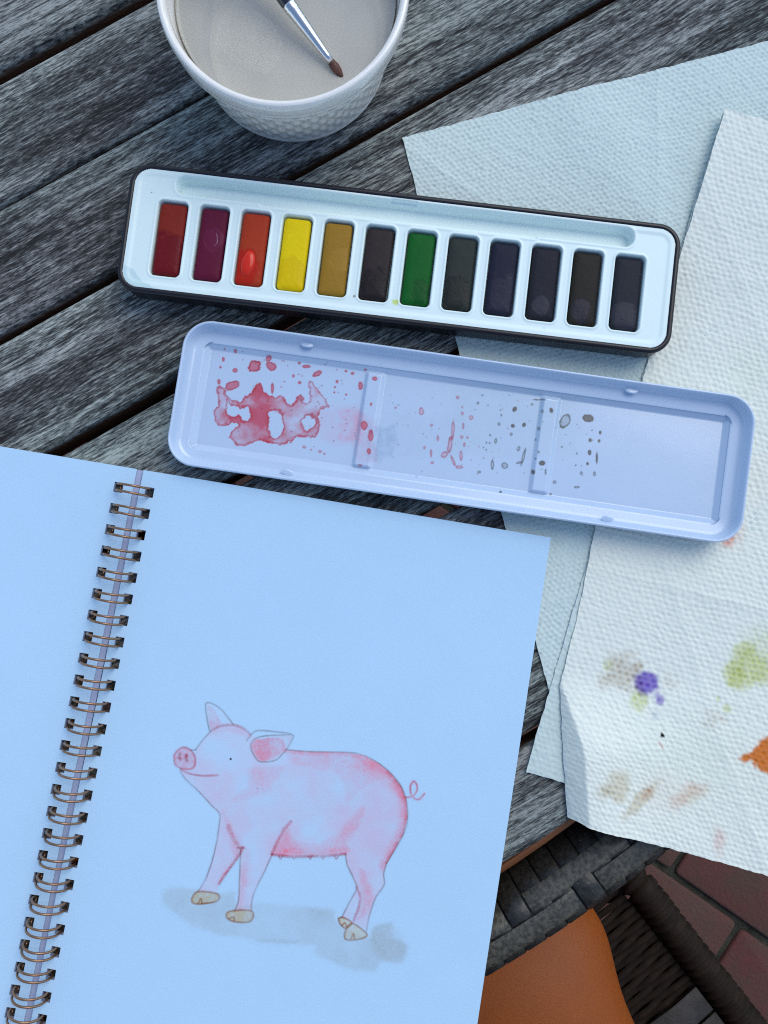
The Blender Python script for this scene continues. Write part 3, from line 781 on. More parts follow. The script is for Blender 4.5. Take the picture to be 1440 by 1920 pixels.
# pressed dimples in the lid wall
for (dx_, dy_) in ((578, 640), (1180, 738), (540, 878), (1135, 978)):
    u, v = to_lid(dx_, dy_, .007)
    v = math.copysign(hy - .0030, v)
    dm_ = loops_mesh('wall_dimple', [[(u + .0024 * rr * math.cos(a), v + math.copysign(.0010, -v) * (1 - rr) + .0011 * rr * math.sin(a), .0060 + .0006 * (1 - rr)) for a in [2 * math.pi * q / 14 for q in range(14)]] for rr in (1, .75, .4)], False, True)
    a_ = dm_.color_attributes.new('Paint', 'FLOAT_COLOR', 'POINT'); a_.data.foreach_set('color', np.ones(len(dm_.vertices) * 4, np.float32))
    link('wall_dimple', dm_, LID, lid)

# ------------------------------------------------------------------ ramekin with water and brush
RZ = .045
rx_, ry_ = P(529, -32, RZ); rx_ = float(rx_); ry_ = float(ry_)
ram = tag(empty('ramekin', (rx_, ry_, TZ)), 'white ramekin with a dimpled outside holding brush water', 'ramekin')
def ram_outer():
    n = 260; prof = []
    # (radius, height, dimple weight)
    pts = [(.0310, 0, 0), (.0342, .0002, 0), (.0358, .0012, 0), (.0368, .0035, .2), (.0404, .0300, 1), (.0411, .0332, .1), (.0412, .0345, 0), (.0421, .0352, 0), (.0426, .0362, 0), (.0426, .0372, 0), (.0430, .0392, 0), (.0432, .0420, 0), (.0431, .0438, 0), (.0427, .0447, 0), (.0420, .0450, 0), (.0412, .0449, 0), (.0405, .0442, 0), (.0400, .0430, 0), (.0396, .0400, 0), (.0392, .0380, 0), (.0384, .0320, 0), (.03705, .0150, 0), (.0340, .0075, 0), (.0322, .0052, 0), (.0290, .0045, 0), (.0, .0043, 0)]
    pts = [(r + .0020 * sstep(0, .036, z), z, w_) if r > .037 else (r, z, w_) for r, z, w_ in pts]
    v, f = [], []
    rows = []
    for (r0, z0, w0), (r1, z1, w1) in zip(pts[:-1], pts[1:]):
        k = 46 if (z0 == .0035) else 3
        for i in range(k):
            t = i / k; rows.append((r0 + (r1 - r0) * t, z0 + (z1 - z0) * t, w0 + (w1 - w0) * t if k == 3 else sstep(0, .10, t) * sstep(1, .93, t)))
    rows.append(pts[-1])
    nt_ = 38
    for r, z, w_ in rows:
        for i in range(n):
            a = 2 * math.pi * i / n
            g = 0
            if w_ > 0:
                ph = a * nt_ / 2; q = z / .0080 * math.pi
                g = -abs(math.cos(ph) * math.sin(q)) ** 1.8 * .00085 * w_ - abs(math.sin(ph) * math.cos(q)) ** 1.8 * .00085 * w_
            v.append(((r + g) * math.cos(a), (r + g) * math.sin(a), z))
    m = len(rows)
    for k in range(m - 1):
        for i in range(n):
            j = (i + 1) % n; f.append((k * n + i, k * n + j, (k + 1) * n + j, (k + 1) * n + i))
    f.append(tuple(reversed(range(n))))
    return pyd('bowl', v, f)
link('bowl', ram_outer(), CERAMIC, ram)
def water_mat():
    m, t, b = mat_new('murky_rinse_water')
    out = t.nodes['Material Output']; t.nodes.remove(b)
    tr = N(t, 'ShaderNodeBsdfTransparent'); tr.inputs[0].default_value = (.97, .955, .93, 1)
    df = N(t, 'ShaderNodeBsdfDiffuse'); df.inputs[0].default_value = (.80, .76, .66, 1)
    gl = N(t, 'ShaderNodeBsdfGlossy'); gl.inputs['Roughness'].default_value = .02
    fr = N(t, 'ShaderNodeFresnel'); fr.inputs[0].default_value = 1.33
    n_ = noise(t, coords(t), 30, 2)
    m1 = N(t, 'ShaderNodeMixShader'); t.links.new(ramp(t, n_, [(.3, .48), (.7, .58)]), m1.inputs[0])
    t.links.new(tr.outputs[0], m1.inputs[1]); t.links.new(df.outputs[0], m1.inputs[2])
    m2 = N(t, 'ShaderNodeMixShader'); t.links.new(fr.outputs[0], m2.inputs[0]); t.links.new(m1.outputs[0], m2.inputs[1]); t.links.new(gl.outputs[0], m2.inputs[2])
    t.links.new(m2.outputs[0], out.inputs[0]); return m
wz = .0345
wl = []
for r, z in ((.0322, .0056), (.0339, .0079), (.0360, .0152), (.0403, wz + .0007), (.0399, wz + .0002), (.0390, wz), (.02, wz)):
    wl.append([(r * math.cos(2 * math.pi * i / 96), r * math.sin(2 * math.pi * i / 96), z) for i in range(96)])
wat = link('rinse_water', loops_mesh('rinse_water', wl), water_mat()); wat.location = (rx_, ry_, TZ)
tag(wat, 'cloudy beige rinse water filling the ramekin', 'water', kind='thing')
tip = V(645, 149, .0337); fe = V(621, 116, .0362); ft = V(541, 8, .0425); hb = V(526, -14, .0432); he = hb + (ft - fe).normalized() * .105 + Vector((0, 0, .002))
br = tag(empty('paintbrush', (ft.x, ft.y, ft.z)), 'round paintbrush with black handle and silver ferrule resting in the ramekin', 'paintbrush')
def bp(name, pts, rad, m, sides=20):
    o = link(name, tube(name, [p - Vector(br.location) for p in pts], rad, sides), m, br); return o
def lerp(a, b, t): return a + (b - a) * t
bp('ferrule', [lerp(ft, fe, t) for t in (0, .03, .06, .09, .12, .5, .9, 1)], [.0026, .0027, .0025, .0027, .0025, .0020, .0014, .00135], simple('polished_nickel', (.75, .74, .72), .16, 1.0, .5, var=.05, bstr=.03))
bp('bristles', [lerp(fe, tip, t) for t in (-.1, 0, .3, .6, .85, 1)], [.0012, .00135, .0017, .0014, .0007, .0001], simple('reddish_brown_hair', (.12, .045, .03), .45, 0, .4, var=.4, scale=2500, bstr=.5, bdist=.0004))
bp('handle', [lerp(ft, hb, -.06), ft, hb, lerp(hb, he, .15), lerp(hb, he, .35), lerp(hb, he, .8), he], [.0025, .0026, .0028, .0034, .0036, .0020, .0012], simple('black_lacquer', (.012, .012, .016), .15, 0, .5, .6, bstr=0))

# ------------------------------------------------------------------ sketchbook
BZ = .0052
s0 = V(249.5, 918, BZ); s1 = V(46.5, 1908, BZ)
ed = (s1 - s0).normalized(); PITCH = (s1 - s0).length / 24
top_ang = R(-9.45); ex = Vector((math.cos(top_ang), math.sin(top_ang), 0))
book = tag(empty('sketchbook', (s0.x, s0.y, TZ)), 'open wire bound sketchbook with a watercolour pig on its right page', 'sketchbook')
NR = 26; TOPM = .0078
BH = TOPM * 2 + PITCH * (NR - 1)
def book_sheet(name, x0, x1a, x1b, hole, z_top, z_bot, mat, shift=0.0, warp=.0005, seed=1, side=1):
    """slab between spine offset x0 and outer edge (x1a at top, x1b at bottom), with punched holes; side=+1 right, -1 left"""
    h0, h1 = hole; hh = .00195
    ys = [-TOPM]
    for k in range(NR):
        ys += [k * PITCH - hh, k * PITCH + hh]
    ys.append(-TOPM + BH)
    xs = [x0, h0, h1] + [h1 + (1 - h1) * 0 for _ in ()]
    nseg = 22
    v, f = [], []
    cols = 3 + nseg
    def wz(x, y):
        return warp * (math.sin(x * 31 + seed) * math.cos(y * 23 + seed * 2) + .6 * math.sin(y * 47 + x * 18 + seed)) - .0012 * math.exp(-abs(x) / .012)
    rows = len(ys)
    for zlay in (0, 1):
        for y in ys:
            t = (y + TOPM) / BH; xe = x1a + (x1b - x1a) * t
            for c in range(cols):
                x = (x0, h0, h1)[c] if c < 3 else h1 + (xe - h1) * (c - 2) / nseg
                p = ex * (x * side) + ed * (y + shift)
                z = (z_top if zlay == 0 else z_bot) + (wz(x, y) if zlay == 0 or z_top - z_bot < .001 else 0)
                v.append((p.x, p.y, z))
    idx = lambda l, r_, c_: l * rows * cols + r_ * cols + c_
    def face(*q):
        f.append(q if side > 0 else tuple(reversed(q)))
    for r_ in range(rows - 1):
        for c_ in range(cols - 1):
            if c_ == 1 and r_ % 2 == 1: 
                a, b_, c2, d_ = (r_, c_), (r_, c_ + 1), (r_ + 1, c_ + 1), (r_ + 1, c_)
                for (p, q) in ((a, b_), (b_, c2), (c2, d_), (d_, a)):
                    face(idx(0, *q), idx(0, *p), idx(1, *p), idx(1, *q))
                continue
            face(idx(0, r_, c_), idx(0, r_ + 1, c_), idx(0, r_ + 1, c_ + 1), idx(0, r_, c_ + 1))
            face(idx(1, r_, c_), idx(1, r_, c_ + 1), idx(1, r_ + 1, c_ + 1), idx(1, r_ + 1, c_))
    for r_ in range(rows - 1):
        face(idx(0, r_, 0), idx(1, r_, 0), idx(1, r_ + 1, 0), idx(0, r_ + 1, 0))
        face(idx(0, r_ + 1, cols - 1), idx(1, r_ + 1, cols - 1), idx(1, r_, cols - 1), idx(0, r_, cols - 1))
    for c_ in range(cols - 1):
        face(idx(0, 0, c_ + 1), idx(1, 0, c_ + 1), idx(1, 0, c_), idx(0, 0, c_))
        face(idx(0, rows - 1, c_), idx(1, rows - 1, c_), idx(1, rows - 1, c_ + 1), idx(0, rows - 1, c_ + 1))
    me = pyd(name, v, f)
    o = link(name, me, mat, book)
    m_ = o.modifiers.new('split', 'EDGE_SPLIT'); m_.split_angle = R(40)
    return o, wz
tr0 = V(1033, 1008, BZ) - s0; 
def solve(px, py):
    d = V(px, py, BZ) - s0
    det = ex.x * ed.y - ex.y * ed.x
    return (d.x * ed.y - d.y * ed.x) / det, (ex.x * d.y - ex.y * d.x) / det
xa, ya = solve(1033, 1008); xb, yb = solve(896, 1915)
TOPM = -ya if -ya > .004 else TOPM
BH = TOPM * 2 + PITCH * (NR - 1)
x_at = lambda y: xa + (xb - xa) * (y - ya) / (yb - ya)
hl = (-.00795, -.00445); hr = (.00445, .00795)
rp, wzr = book_sheet('right_page', .0022, x_at(-TOPM), x_at(-TOPM + BH), hr, BZ, BZ - .00035, PAGE, seed=1)
book_sheet('right_page_block', .0024, x_at(-TOPM) - .0006, x_at(-TOPM + BH) - .0004, hr, BZ - .0006, .0016, EDGE, shift=.0003, seed=1)
book_sheet('left_page', .0006, .158, .158, (-hl[1], -hl[0]), BZ - .0006, BZ - .0009, PAGE, seed=3, side=-1)
book_sheet('left_page_block', -.0016, .157, .157, (-hl[1], -hl[0]), BZ - .0016, .0016, EDGE, shift=.0002, seed=3, side=-1)
WIRE = simple('bronze_coated_wire', (.30, .17, .10), .32, .7, .5, var=.15, bstr=.05)
pts = []
def wpt(an, y, a=.0063, b=.0068):
    return (a * math.cos(an), y, -.0012 + b * math.sin(an))
hw = .00150
for i in range(25): pts.append(wpt(R(-28 + 222 * i / 24), hw * (1 - .18 * i / 24)))
lastx, _, lastz = pts[-1]
for i in range(1, 6):
    an = math.pi * i / 6; pts.append((lastx + .0002 * math.sin(an), hw * .82 * math.cos(an), lastz - .0011 * math.sin(an)))
for i in range(25): pts.append(wpt(R(194 - 222 * i / 24), -hw * (.82 + .18 * i / 24)))
ring_me = tube('wire_ring', pts, .00047, 8); ring_me.materials.append(WIRE); ring_me.shade_smooth()
spine_ang = math.atan2(-ed.x, ed.y) + math.pi   # local +y runs up the spine
spine_ang = math.atan2(ed.y, ed.x) + math.pi / 2
for k in range(NR):
    o = bpy.data.objects.new('wire_ring', ring_me); COL.objects.link(o); o.parent = book
    p = ed * (k * PITCH); o.location = (p.x, p.y, BZ + random.uniform(-.0003, .0003)); o.rotation_euler = (random.uniform(-.05, .05), random.uniform(-.05, .05), (top_ang + spine_ang) / 2 + random.uniform(-.02, .02))

# the pig: watercolour and pencil on the right page, traced in photograph pixels x 2.571
SC_ = 1440 / 560
gx, gy = np.meshgrid(np.arange(40, 1350, 2.7, dtype=np.float32), np.arange(85, 1420, 2.7, dtype=np.float32))
n1 = fbm(gx, gy, 70, 201, 4); n2 = fbm(gx, gy, 22, 211, 3); n3 = fbm(gx, gy, 160, 221, 3)
gran = vn(gx / 5.5, gy / 5.5, 241) * .6 + vn(gx / 14, gy / 14, 243) * .4 - .5
wx = gx + n2 * 7; wy = gy + fbm(gx, gy, 22, 231, 3) * 7
col = np.ones(gx.shape + (3,), np.float32)
def smooth(pts, closed, k=5):
    n = len(pts); out = []
    g = (lambda i: pts[i % n]) if closed else (lambda i: pts[min(max(i, 0), n - 1)])
    for i in range(n if closed else n - 1):
        p0, p1, p2, p3 = g(i - 1), g(i), g(i + 1), g(i + 2)
        for j in range(k):
            t = j / k
            out.append(tuple(.5 * (2 * b + (c - a) * t + (2 * a - 5 * b + 4 * c - d) * t * t + (3 * b - a - 3 * c + d) * t ** 3) for a, b, c, d in zip(p0, p1, p2, p3)))
    if not closed: out.append(pts[-1])
    return out
def wash(poly, pig, a, soft=14, rim=.0, rag=1.0, inside=None, gr=1.0):
    global col
    d = seg_d(wx, wy, smooth(poly, True, 3), True) + n1 * 22 * rag + n2 * 8 * rag
    m = sstep(soft * .5, -soft, d) * np.clip(a * (1 + n3 * 1.1 + n1 * .7), 0, 1)
    m = m * (1 + 1.1 * gr * gran)
    if rim: m = m + rim * np.exp(-((d + 3) / 5) ** 2) * (.7 + n3)
    if inside is not None: m = m * inside
    col = stain(col, m, pig)
def stroke(pts, pig, a, wd, soft=1.0, inside=None, jit=1.0):
    global col
    d = seg_d(gx + n2 * 5 * jit, gy + n1 * 5 * jit, smooth(pts, False, 4), False)
    m = np.clip(sstep(wd * (.5 + soft), wd * .25, d) * a * (1 + n1 * 1.3 + (gran * .9 if wd > 7 else 0)), 0, 1)
    if inside is not None: m = m * inside
    col = stain(col, m, pig)
GW = (.76, .62, .50)
wash([(60, 1045), (100, 985), (215, 988), (330, 1012), (420, 1005), (430, 1070), (540, 1062), (700, 1080), (890, 1092), (912, 1160), (1050, 1230), (1085, 1180), (1165, 1158), (1180, 1230), (1252, 1272), (1220, 1358), (1120, 1350), (1090, 1398), (1000, 1390), (870, 1350), (790, 1305), (800, 1275), (710, 1268), (560, 1250), (400, 1225), (300, 1210), (170, 1150), (110, 1100)], GW, .34, 18, .06, 1.0, None, .35)
wash([(500, 1240), (700, 1240), (720, 1262), (540, 1258)], (.6, .5, .42), .25, 16)
wash([(1060, 1190), (1165, 1165), (1245, 1275), (1200, 1350), (1090, 1330)], GW, .2, 25)
body = [(225, 325), (250, 285), (295, 235), (340, 210), (405, 203), (450, 220), (487, 250), (560, 290), (670, 322), (760, 331), (870, 332), (960, 335), (1040, 350), (1110, 390), (1170, 440), (1215, 500), (1240, 570), (1245, 650), (1225, 730), (1180, 810), (1145, 870), (1130, 920), (1132, 975), (1095, 1030), (1075, 1080), (1055, 1150), (1048, 1195), (1000, 1172), (970, 1158), (930, 1130), (965, 1060), (1000, 990), (985, 945), (955, 880), (945, 825), (860, 832), (700, 838), (592, 828), (560, 900), (510, 1000), (493, 1060), (493, 1100), (410, 1100), (430, 1050), (436, 930), (440, 800), (420, 850), (370, 920), (335, 970), (328, 1010), (235, 1005), (270, 950), (300, 870), (325, 770), (335, 700), (340, 632), (300, 590), (240, 525), (180, 470), (152, 432), (150, 415), (215, 412)]
dB = seg_d(gx, gy, body, True); inB = sstep(3, -2, dB)
PK = (1.25, .70, .70); RD = (1.30, .42, .47); DR = (.80, .15, .19); PEN = (.48, .36, .34)
col = stain(col, inB * np.clip(.62 + n3 * 1.3 + n1 * .6 + gran * .12, .15, 1), (1.22, .78, .80))
# washes of pink
wash([(400, 570), (440, 525), (480, 500), (468, 430), (500, 400), (640, 398), (655, 420), (610, 480), (585, 530), (480, 560)], RD, .34, 26, .06, 1.2, inB)
wash([(670, 330), (860, 340), (1030, 350), (1170, 450), (1240, 570), (1160, 520), (1110, 470), (1040, 500), (955, 575), (940, 500), (890, 430), (800, 412), (700, 400)], RD, .26, 20, .10, 1.0, inB)
wash([(860, 345), (1040, 360), (1120, 430), (1000, 430), (880, 390)], RD, .22, 30, 0, 1.2, inB)
wash([(592, 832), (640, 720), (684, 668), (690, 750), (800, 775), (900, 730), (1035, 590), (1010, 700), (960, 770), (946, 826), (760, 840)], RD, .36, 26, .08, .9, inB)
wash([(600, 830), (690, 790), (800, 810), (950, 780), (946, 832)], RD, .34, 24, 0, .8, inB)
wash([(350, 610), (400, 690), (460, 780), (430, 860), (390, 800), (380, 720)], RD, .45, 26, 0, 1, inB)
wash([(440, 800), (500, 800), (485, 900), (450, 1080), (432, 1080)], RD, .32, 24, 0, 1, inB)
wash([(420, 800), (440, 800), (370, 930), (332, 990), (340, 930), (395, 860)], RD, .42, 16, 0, .8, inB)
wash([(1005, 890), (1050, 920), (1080, 1050), (1030, 1140), (990, 1150), (1020, 1040)], RD, .42, 26, 0, 1, inB)
wash([(270, 260), (330, 215), (430, 215), (470, 260), (390, 240), (300, 260)], RD, .26, 22, 0, 1, inB)
wash([(160, 430), (330, 460), (320, 500), (220, 490)], RD, .15, 26, 0, 1, inB)
stroke([(1045, 352), (1110, 390), (1170, 440), (1215, 500), (1238, 570), (1240, 650), (1222, 730), (1180, 810), (1140, 880)], RD, .55, 38, .8, inB, 4)
stroke([(1150, 430), (1215, 500), (1240, 580), (1243, 650), (1225, 730), (1150, 860)], DR, .38, 14, .9, inB, 4)
stroke([(660, 325), (760, 333), (870, 335), (960, 340), (1040, 354)], RD, .5, 18, .8, inB, 2)
stroke([(592, 828), (640, 720), (682, 668)], DR, .5, 9, .9, inB, 2); stroke([(592, 830), (700, 838), (860, 834), (946, 826)], DR, .6, 9, .8, None, 1.5)
stroke([(1000, 985), (1018, 1050), (985, 1150)], DR, .5, 8, .9, None, 1.5)
stroke([(452, 795), (420, 850), (370, 920), (336, 968)], DR, .65, 8, .9, None, 1.2); stroke([(425, 795), (455, 795)], DR, .6, 7, .8); stroke([(380, 690), (410, 760), (440, 792)], DR, .32, 12, .9, inB)
stroke([(300, 232), (345, 210), (405, 205), (455, 222), (485, 248)], DR, .45, 8, .9)
# ears
ear1 = [(290, 232), (278, 180), (270, 108), (292, 99), (340, 125), (375, 165), (405, 203)]
wash([(278, 115), (305, 125), (335, 170), (343, 208), (296, 228), (283, 180)], RD, .5, 8, .2, .4)
wash([(270, 105), (292, 99), (340, 125), (405, 203), (345, 208)], PK, .18, 8, 0, .4)
ear2 = [(470, 278), (500, 242), (530, 231), (600, 236), (690, 250), (680, 290), (650, 335), (610, 372), (560, 382), (522, 374), (490, 320), (492, 290), (515, 268), (570, 256), (690, 250)]
wash([(490, 310), (512, 276), (572, 262), (640, 275), (650, 330), (600, 366), (552, 380), (518, 365)], RD, .72, 10, .2, .5)
wash([(600, 262), (688, 254), (678, 290), (650, 332), (640, 300)], RD, .3, 10, .1, .5)
# snout
sn_ = [(118, 350), (137, 325), (168, 312), (204, 330), (222, 370), (211, 412), (165, 416), (125, 396)]
wash(sn_, RD, .58, 6, .2, .25); stroke(sn_ + sn_[:1], DR, .65, 6, .8, None, .6)
for q in ([(146, 345), (143, 358), (148, 370)], [(178, 352), (175, 366), (180, 376)]): stroke(q, DR, .75, 14, .5, None, .5); stroke(q, (.45, .1, .14), .5, 5, .6, None, .4)
stroke([(152, 420), (200, 440), (260, 449), (330, 446)], DR, .6, 6, .9, None, .6)
# pencil outline
for q in ([(222, 325), (250, 285), (295, 235)], [(200, 325), (222, 325)], ear1, ear2, [(150, 415), (152, 432), (180, 470), (240, 525), (300, 590), (340, 632), (335, 700), (325, 770), (300, 870), (270, 950), (235, 1005)], [(440, 800), (436, 930), (430, 1050), (410, 1100)], [(592, 828), (560, 900), (510, 1000), (493, 1060), (493, 1100)],
          [(946, 826), (955, 880), (985, 945), (1000, 990), (965, 1060), (930, 1130)], [(1145, 870), (1130, 920), (1132, 975), (1095, 1030), (1075, 1080), (1055, 1150), (1048, 1195)], [(660, 322), (760, 331), (960, 335), (1040, 350), (1110, 390), (1170, 440), (1215, 500), (1240, 570), (1245, 650), (1225, 730), (1145, 870)]):
    stroke(q, PEN, .62, 4.6, .9, None, .5)
for x in (633, 698, 776, 838, 902): stroke([(x - 9, 836), (x, 850), (x + 9, 835)], DR, .55, 4, .9, None, .4)
tail = [(1236, 552), (1275, 542), (1292, 505), (1276, 474), (1258, 500), (1264, 540), (1296, 562), (1326, 533)]
stroke(tail, RD, .6, 10, .5, None, .6); stroke(tail, DR, .45, 4, .9, None, .6)
# hooves
TAN = (1.12, .78, .48); BRN = (.62, .26, .13)
for h, cl in (([(205, 1040), (235, 1006), (330, 1018), (326, 1052), (250, 1066), (210, 1060)], [(236, 1062), (250, 1040), (254, 1062)]), ([(370, 1130), (386, 1102), (494, 1100), (492, 1146), (455, 1156), (400, 1150)], [(384, 1138), (408, 1130), (408, 1150)]),
              ([(912, 1140), (935, 1135), (976, 1160), (946, 1186), (920, 1166)], [(930, 1172), (942, 1160), (950, 1178)]), ([(976, 1160), (1010, 1180), (1050, 1216), (1020, 1238), (945, 1240), (950, 1186)], [(972, 1236), (984, 1214), (988, 1236)])):
    wash(h, TAN, .75, 5, 0, .2); stroke(h + h[:1], BRN, .75, 6, .8, None, .7); stroke(cl, BRN, .7, 5, .8, None, .4)
d = np.hypot(gx - 392, gy - 368); col = stain(col, sstep(7.5, 3.5, d) * .97, (.02, .02, .03))
d = np.hypot(gx - 523, gy - 510); col = stain(col, sstep(5, 2, d) * .6, (.3, .2, .3))
dk = 1 - col.min(-1)
fk = np.maximum.reduce([dk[:-1, :-1], dk[1:, 1:], dk[1:, :-1], dk[:-1, 1:]])
X, Y = P(280 + gx / SC_, 1280 + gy / SC_, BZ)
# height of the page under every vertex
dxx, dyy = X - s0.x, Y - s0.y
det = ex.x * ed.y - ex.y * ed.x
ux = (dxx * ed.y - dyy * ed.x) / det; uy = (ex.x * dyy - ex.y * dxx) / det
wzv = .0005 * (np.sin(ux * 31 + 1) * np.cos(uy * 23 + 2) + .6 * np.sin(uy * 47 + ux * 18 + 1)) - .0012 * np.exp(-np.abs(ux) / .012)
pig = link('pig_painting', grid_mesh('pig_painting', dxx, dyy, BZ + wzv + .00003, fk > .005, col), PAGEP, rp)
pig['label'] = 'watercolour of a smiling pink pig standing on a grey wash'
# grid rows run downwards, so turn the sheet face up
pig.data.flip_normals()

# ------------------------------------------------------------------ wicker chair
e_1, e_2 = V(1187, 1645, -.27), V(1402, 1922, -.27)
Fd = (e_1 - e_2); Fd.z = 0; Fd.normalize(); Rd = Vector((Fd.y, -Fd.x, 0))
chair = tag(empty('wicker_chair', (e_1.x, e_1.y, 0)), 'dark brown wicker chair with the seated person, under the table edge', 'chair')
WICK = simple('dark_brown_wicker', (.016, .010, .007), .75, 0, .2, var=.45, scale=900, bstr=.5, bdist=.0008)
WICK2 = simple('dusty_wicker_band', (.045, .042, .040), .6, 0, .35, var=.35, scale=900, bstr=.5, bdist=.0008)
SH = TZ - .27
def cp(r_, f_, z): 
    p = Rd * r_ + Fd * f_; return (p.x, p.y, z)
# wrapped side rails: a tube with proud windings
def wrapped(pts, rad, pitch):
    q = [Vector(p) for p in pts]; out, rr = [], []
    for a, b2 in zip(q[:-1], q[1:]):
        L = (b2 - a).length; n = max(2, int(L / pitch * 4))
        for i in range(n):
            out.append(lerp(a, b2, i / n)); rr.append(rad * (1 + .14 * math.sin(2 * math.pi * i / 4 + .5)) * (1 + .03 * random.uniform(-1, 1)))
    out.append(q[-1]); rr.append(rad); return out, rr
def rail(name, pts, rad, pitch=.0062):
    o_, r_ = wrapped(pts, rad, pitch); return link(name, tube(name, o_, r_, 12), WICK, chair)
rail('side_rail', [cp(-.02, .03, SH - .06), cp(-.006, .02, SH - .012), cp(0, -.01, SH), cp(0, -.52, SH)], .0108)
rail('side_rail', [cp(-.48, .03, SH - .06), cp(-.494, .02, SH - .012), cp(-.5, -.01, SH), cp(-.5, -.52, SH)], .0108)
rail('front_rail', [cp(-.01, .03, SH - .06), cp(-.49, .03, SH - .06)], .0108)
rail('back_rail', [cp(0, -.52, SH), cp(-.5, -.52, SH)], .0108)
rail('back_frame', [cp(0, -.52, SH), cp(.0, -.60, SH + .42), cp(-.06, -.61, SH + .47), cp(-.44, -.61, SH + .47), cp(-.5, -.60, SH + .42), cp(-.5, -.52, SH)], .0108)
for a, b2 in ((-.015, .0), (-.485, .0), (-.015, -.5), (-.485, -.5)):
    rail('leg', [cp(a, b2, SH - .02), cp(a, b2 + (.01 if b2 == 0 else -.05), 0.004)], .015)
# seat: one wavy strand per row, rolling over the front edge
def strand(row_pts, phase, nm='wicker_strand', wd=.0025):
    v, f = [], []; n = 64
    for i in range(n + 1):
        r_ = -.012 - .476 * i / n
        h = .0011 * math.sin(i * math.pi / 2 + phase * math.pi)
        for (df, dz) in ((wd, -.0012), (wd * .5, .0008), (-wd * .5, .0008), (-wd, -.0012)):
            v.append(cp(r_, df, dz + h))
    for i in range(n):
        for j in range(3): f.append((i * 4 + j, i * 4 + j + 1, i * 4 + j + 5, i * 4 + j + 4))
    me = pyd(nm, v, f); me.materials.append(WICK); me.shade_smooth(); return me
st = [strand(None, 0), strand(None, 1)]
kk = 0
f_ = .022
while f_ > -.51:
    z = SH + .002 - .010 * math.exp(-((f_ + .25) / .16) ** 2) - (.0 if f_ < -.02 else ((f_ + .02) / .042) ** 2 * .03)
    o = bpy.data.objects.new('wicker_strand', st[kk % 2]); COL.objects.link(o); o.parent = chair
    o.location = (Fd.x * f_, Fd.y * f_, z + random.uniform(-.0006, .0006)); o.rotation_euler = (0, 0, random.uniform(-.004, .004))
    f_ -= .0049; kk += 1
for k in range(11):
    z = SH - .012 - .004 * k
    if k < 9:
        o = bpy.data.objects.new('wicker_strand', st[k % 2]); COL.objects.link(o); o.parent = chair; o.location = (Fd.x * .028, Fd.y * .028, z - .02)
sp_me = pyd('seat_panel', [cp(-.01, -.015, SH - .012), cp(-.49, -.015, SH - .012), cp(-.49, -.51, SH - .022), cp(-.01, -.51, SH - .022)], [(0, 1, 2, 3)])
link('seat_panel', sp_me, simple('black_seat_backing', (.010, .008, .007), .9, bstr=0), chair)
fb = (V(1262, 1912, -.27) - e_1).dot(Fd)
for f0 in (fb, fb - .021):
    v, f = [], []
    for i in range(25):
        r_ = -.012 - .476 * i / 24
        for df in (-.0095, -.008, .008, .0095): v.append(cp(r_, f0 + df, SH + .0045 + .0015 * math.sin(i * 1.57) + (-.001 if abs(df) > .009 else 0)))
    for i in range(24):
        for j in range(3): f.append((i * 4 + j, i * 4 + j + 4, i * 4 + j + 5, i * 4 + j + 1))
    link('flat_band', pyd('flat_band', v, f), WICK2, chair)

# ------------------------------------------------------------------ person: legs under the table, unseen upper body added for its shade
def skin_mat():
    m, t, b = mat_new('tanned_skin'); setp(b, .48, 0, .35)
    v = coords(t)
    c = mix(t, (.23, .052, .004), (.34, .080, .007), noise(t, v, 22, 5, .65))
    c = mix(t, c, (.22, .05, .008), ramp(t, noise(t, v, 120, 2), [(.69, 0.0), (.76, .7)]))
    t.links.new(c, b.inputs['Base Color']); pass
    bump(t, b, noise(t, v, 900, 5, .7), .5, .0008); return m
kn = V(926, 1785, -.20)
kn_l = kn + Vector((-.25, .01, 0))
hipR = kn + Vector((.20, -.39, -.005)); hipL = hipR + Vector((-.20, -.02, 0))
pel = (hipR + hipL) / 2 + Vector((.005, -.07, .02))
vs, es, rad = [], [], []
def addv(p, r, par=None):
    vs.append(tuple(p)); rad.append(r)
    if par is not None: es.append((par, len(vs) - 1))
    return len(vs) - 1
ip = addv(pel, (.12, .10)); waist = addv(pel + Vector((.01, -.03, .14)), (.13, .095), ip)
for hip, k_ in ((hipR, kn), (hipL, kn_l)):
    a = addv(hip, (.085, .080), ip)
    a = addv(lerp(hip, k_, .35), (.082, .078), a); a = addv(lerp(hip, k_, .66), (.069, .067), a)
    a = addv(lerp(hip, k_, .86), (.056, .057), a); a = addv(lerp(hip, k_, .985), (.078, .066), a); a = addv(k_ + Vector((0, .025, -.012)), (.058, .056), a)
    ank = Vector((k_.x + .01, k_.y - .02, .10))
    a = addv(lerp(k_, ank, .22) + Vector((0, .012, 0)), (.053, .053), a); a = addv(lerp(k_, ank, .45) + Vector((0, -.005, 0)), (.052, .055), a)
    a = addv(lerp(k_, ank, .8), (.036, .037), a); a = addv(ank, (.033, .035), a); a = addv(ank + Vector((0, .0, -.06)), (.034, .036), a)
    a = addv(ank + Vector((0, .08, -.065)), (.038, .026), a); a = addv(ank + Vector((0, .15, -.078)), (.036, .017), a)
LEAN = lambda v_: v_ + Vector((-.12 * (v_.z - pel.z), .42 * (v_.z - pel.z), 0))  # upper body stays out of view, leaned forward to shade the lap and page
chest = addv(LEAN(pel + Vector((.02, -.05, .34))), (.155, .10), waist)
sh = addv(LEAN(pel + Vector((.02, -.045, .44))), (.10, .075), chest)
neck = addv(LEAN(pel + Vector((.02, -.03, .53))), (.052, .052), sh)
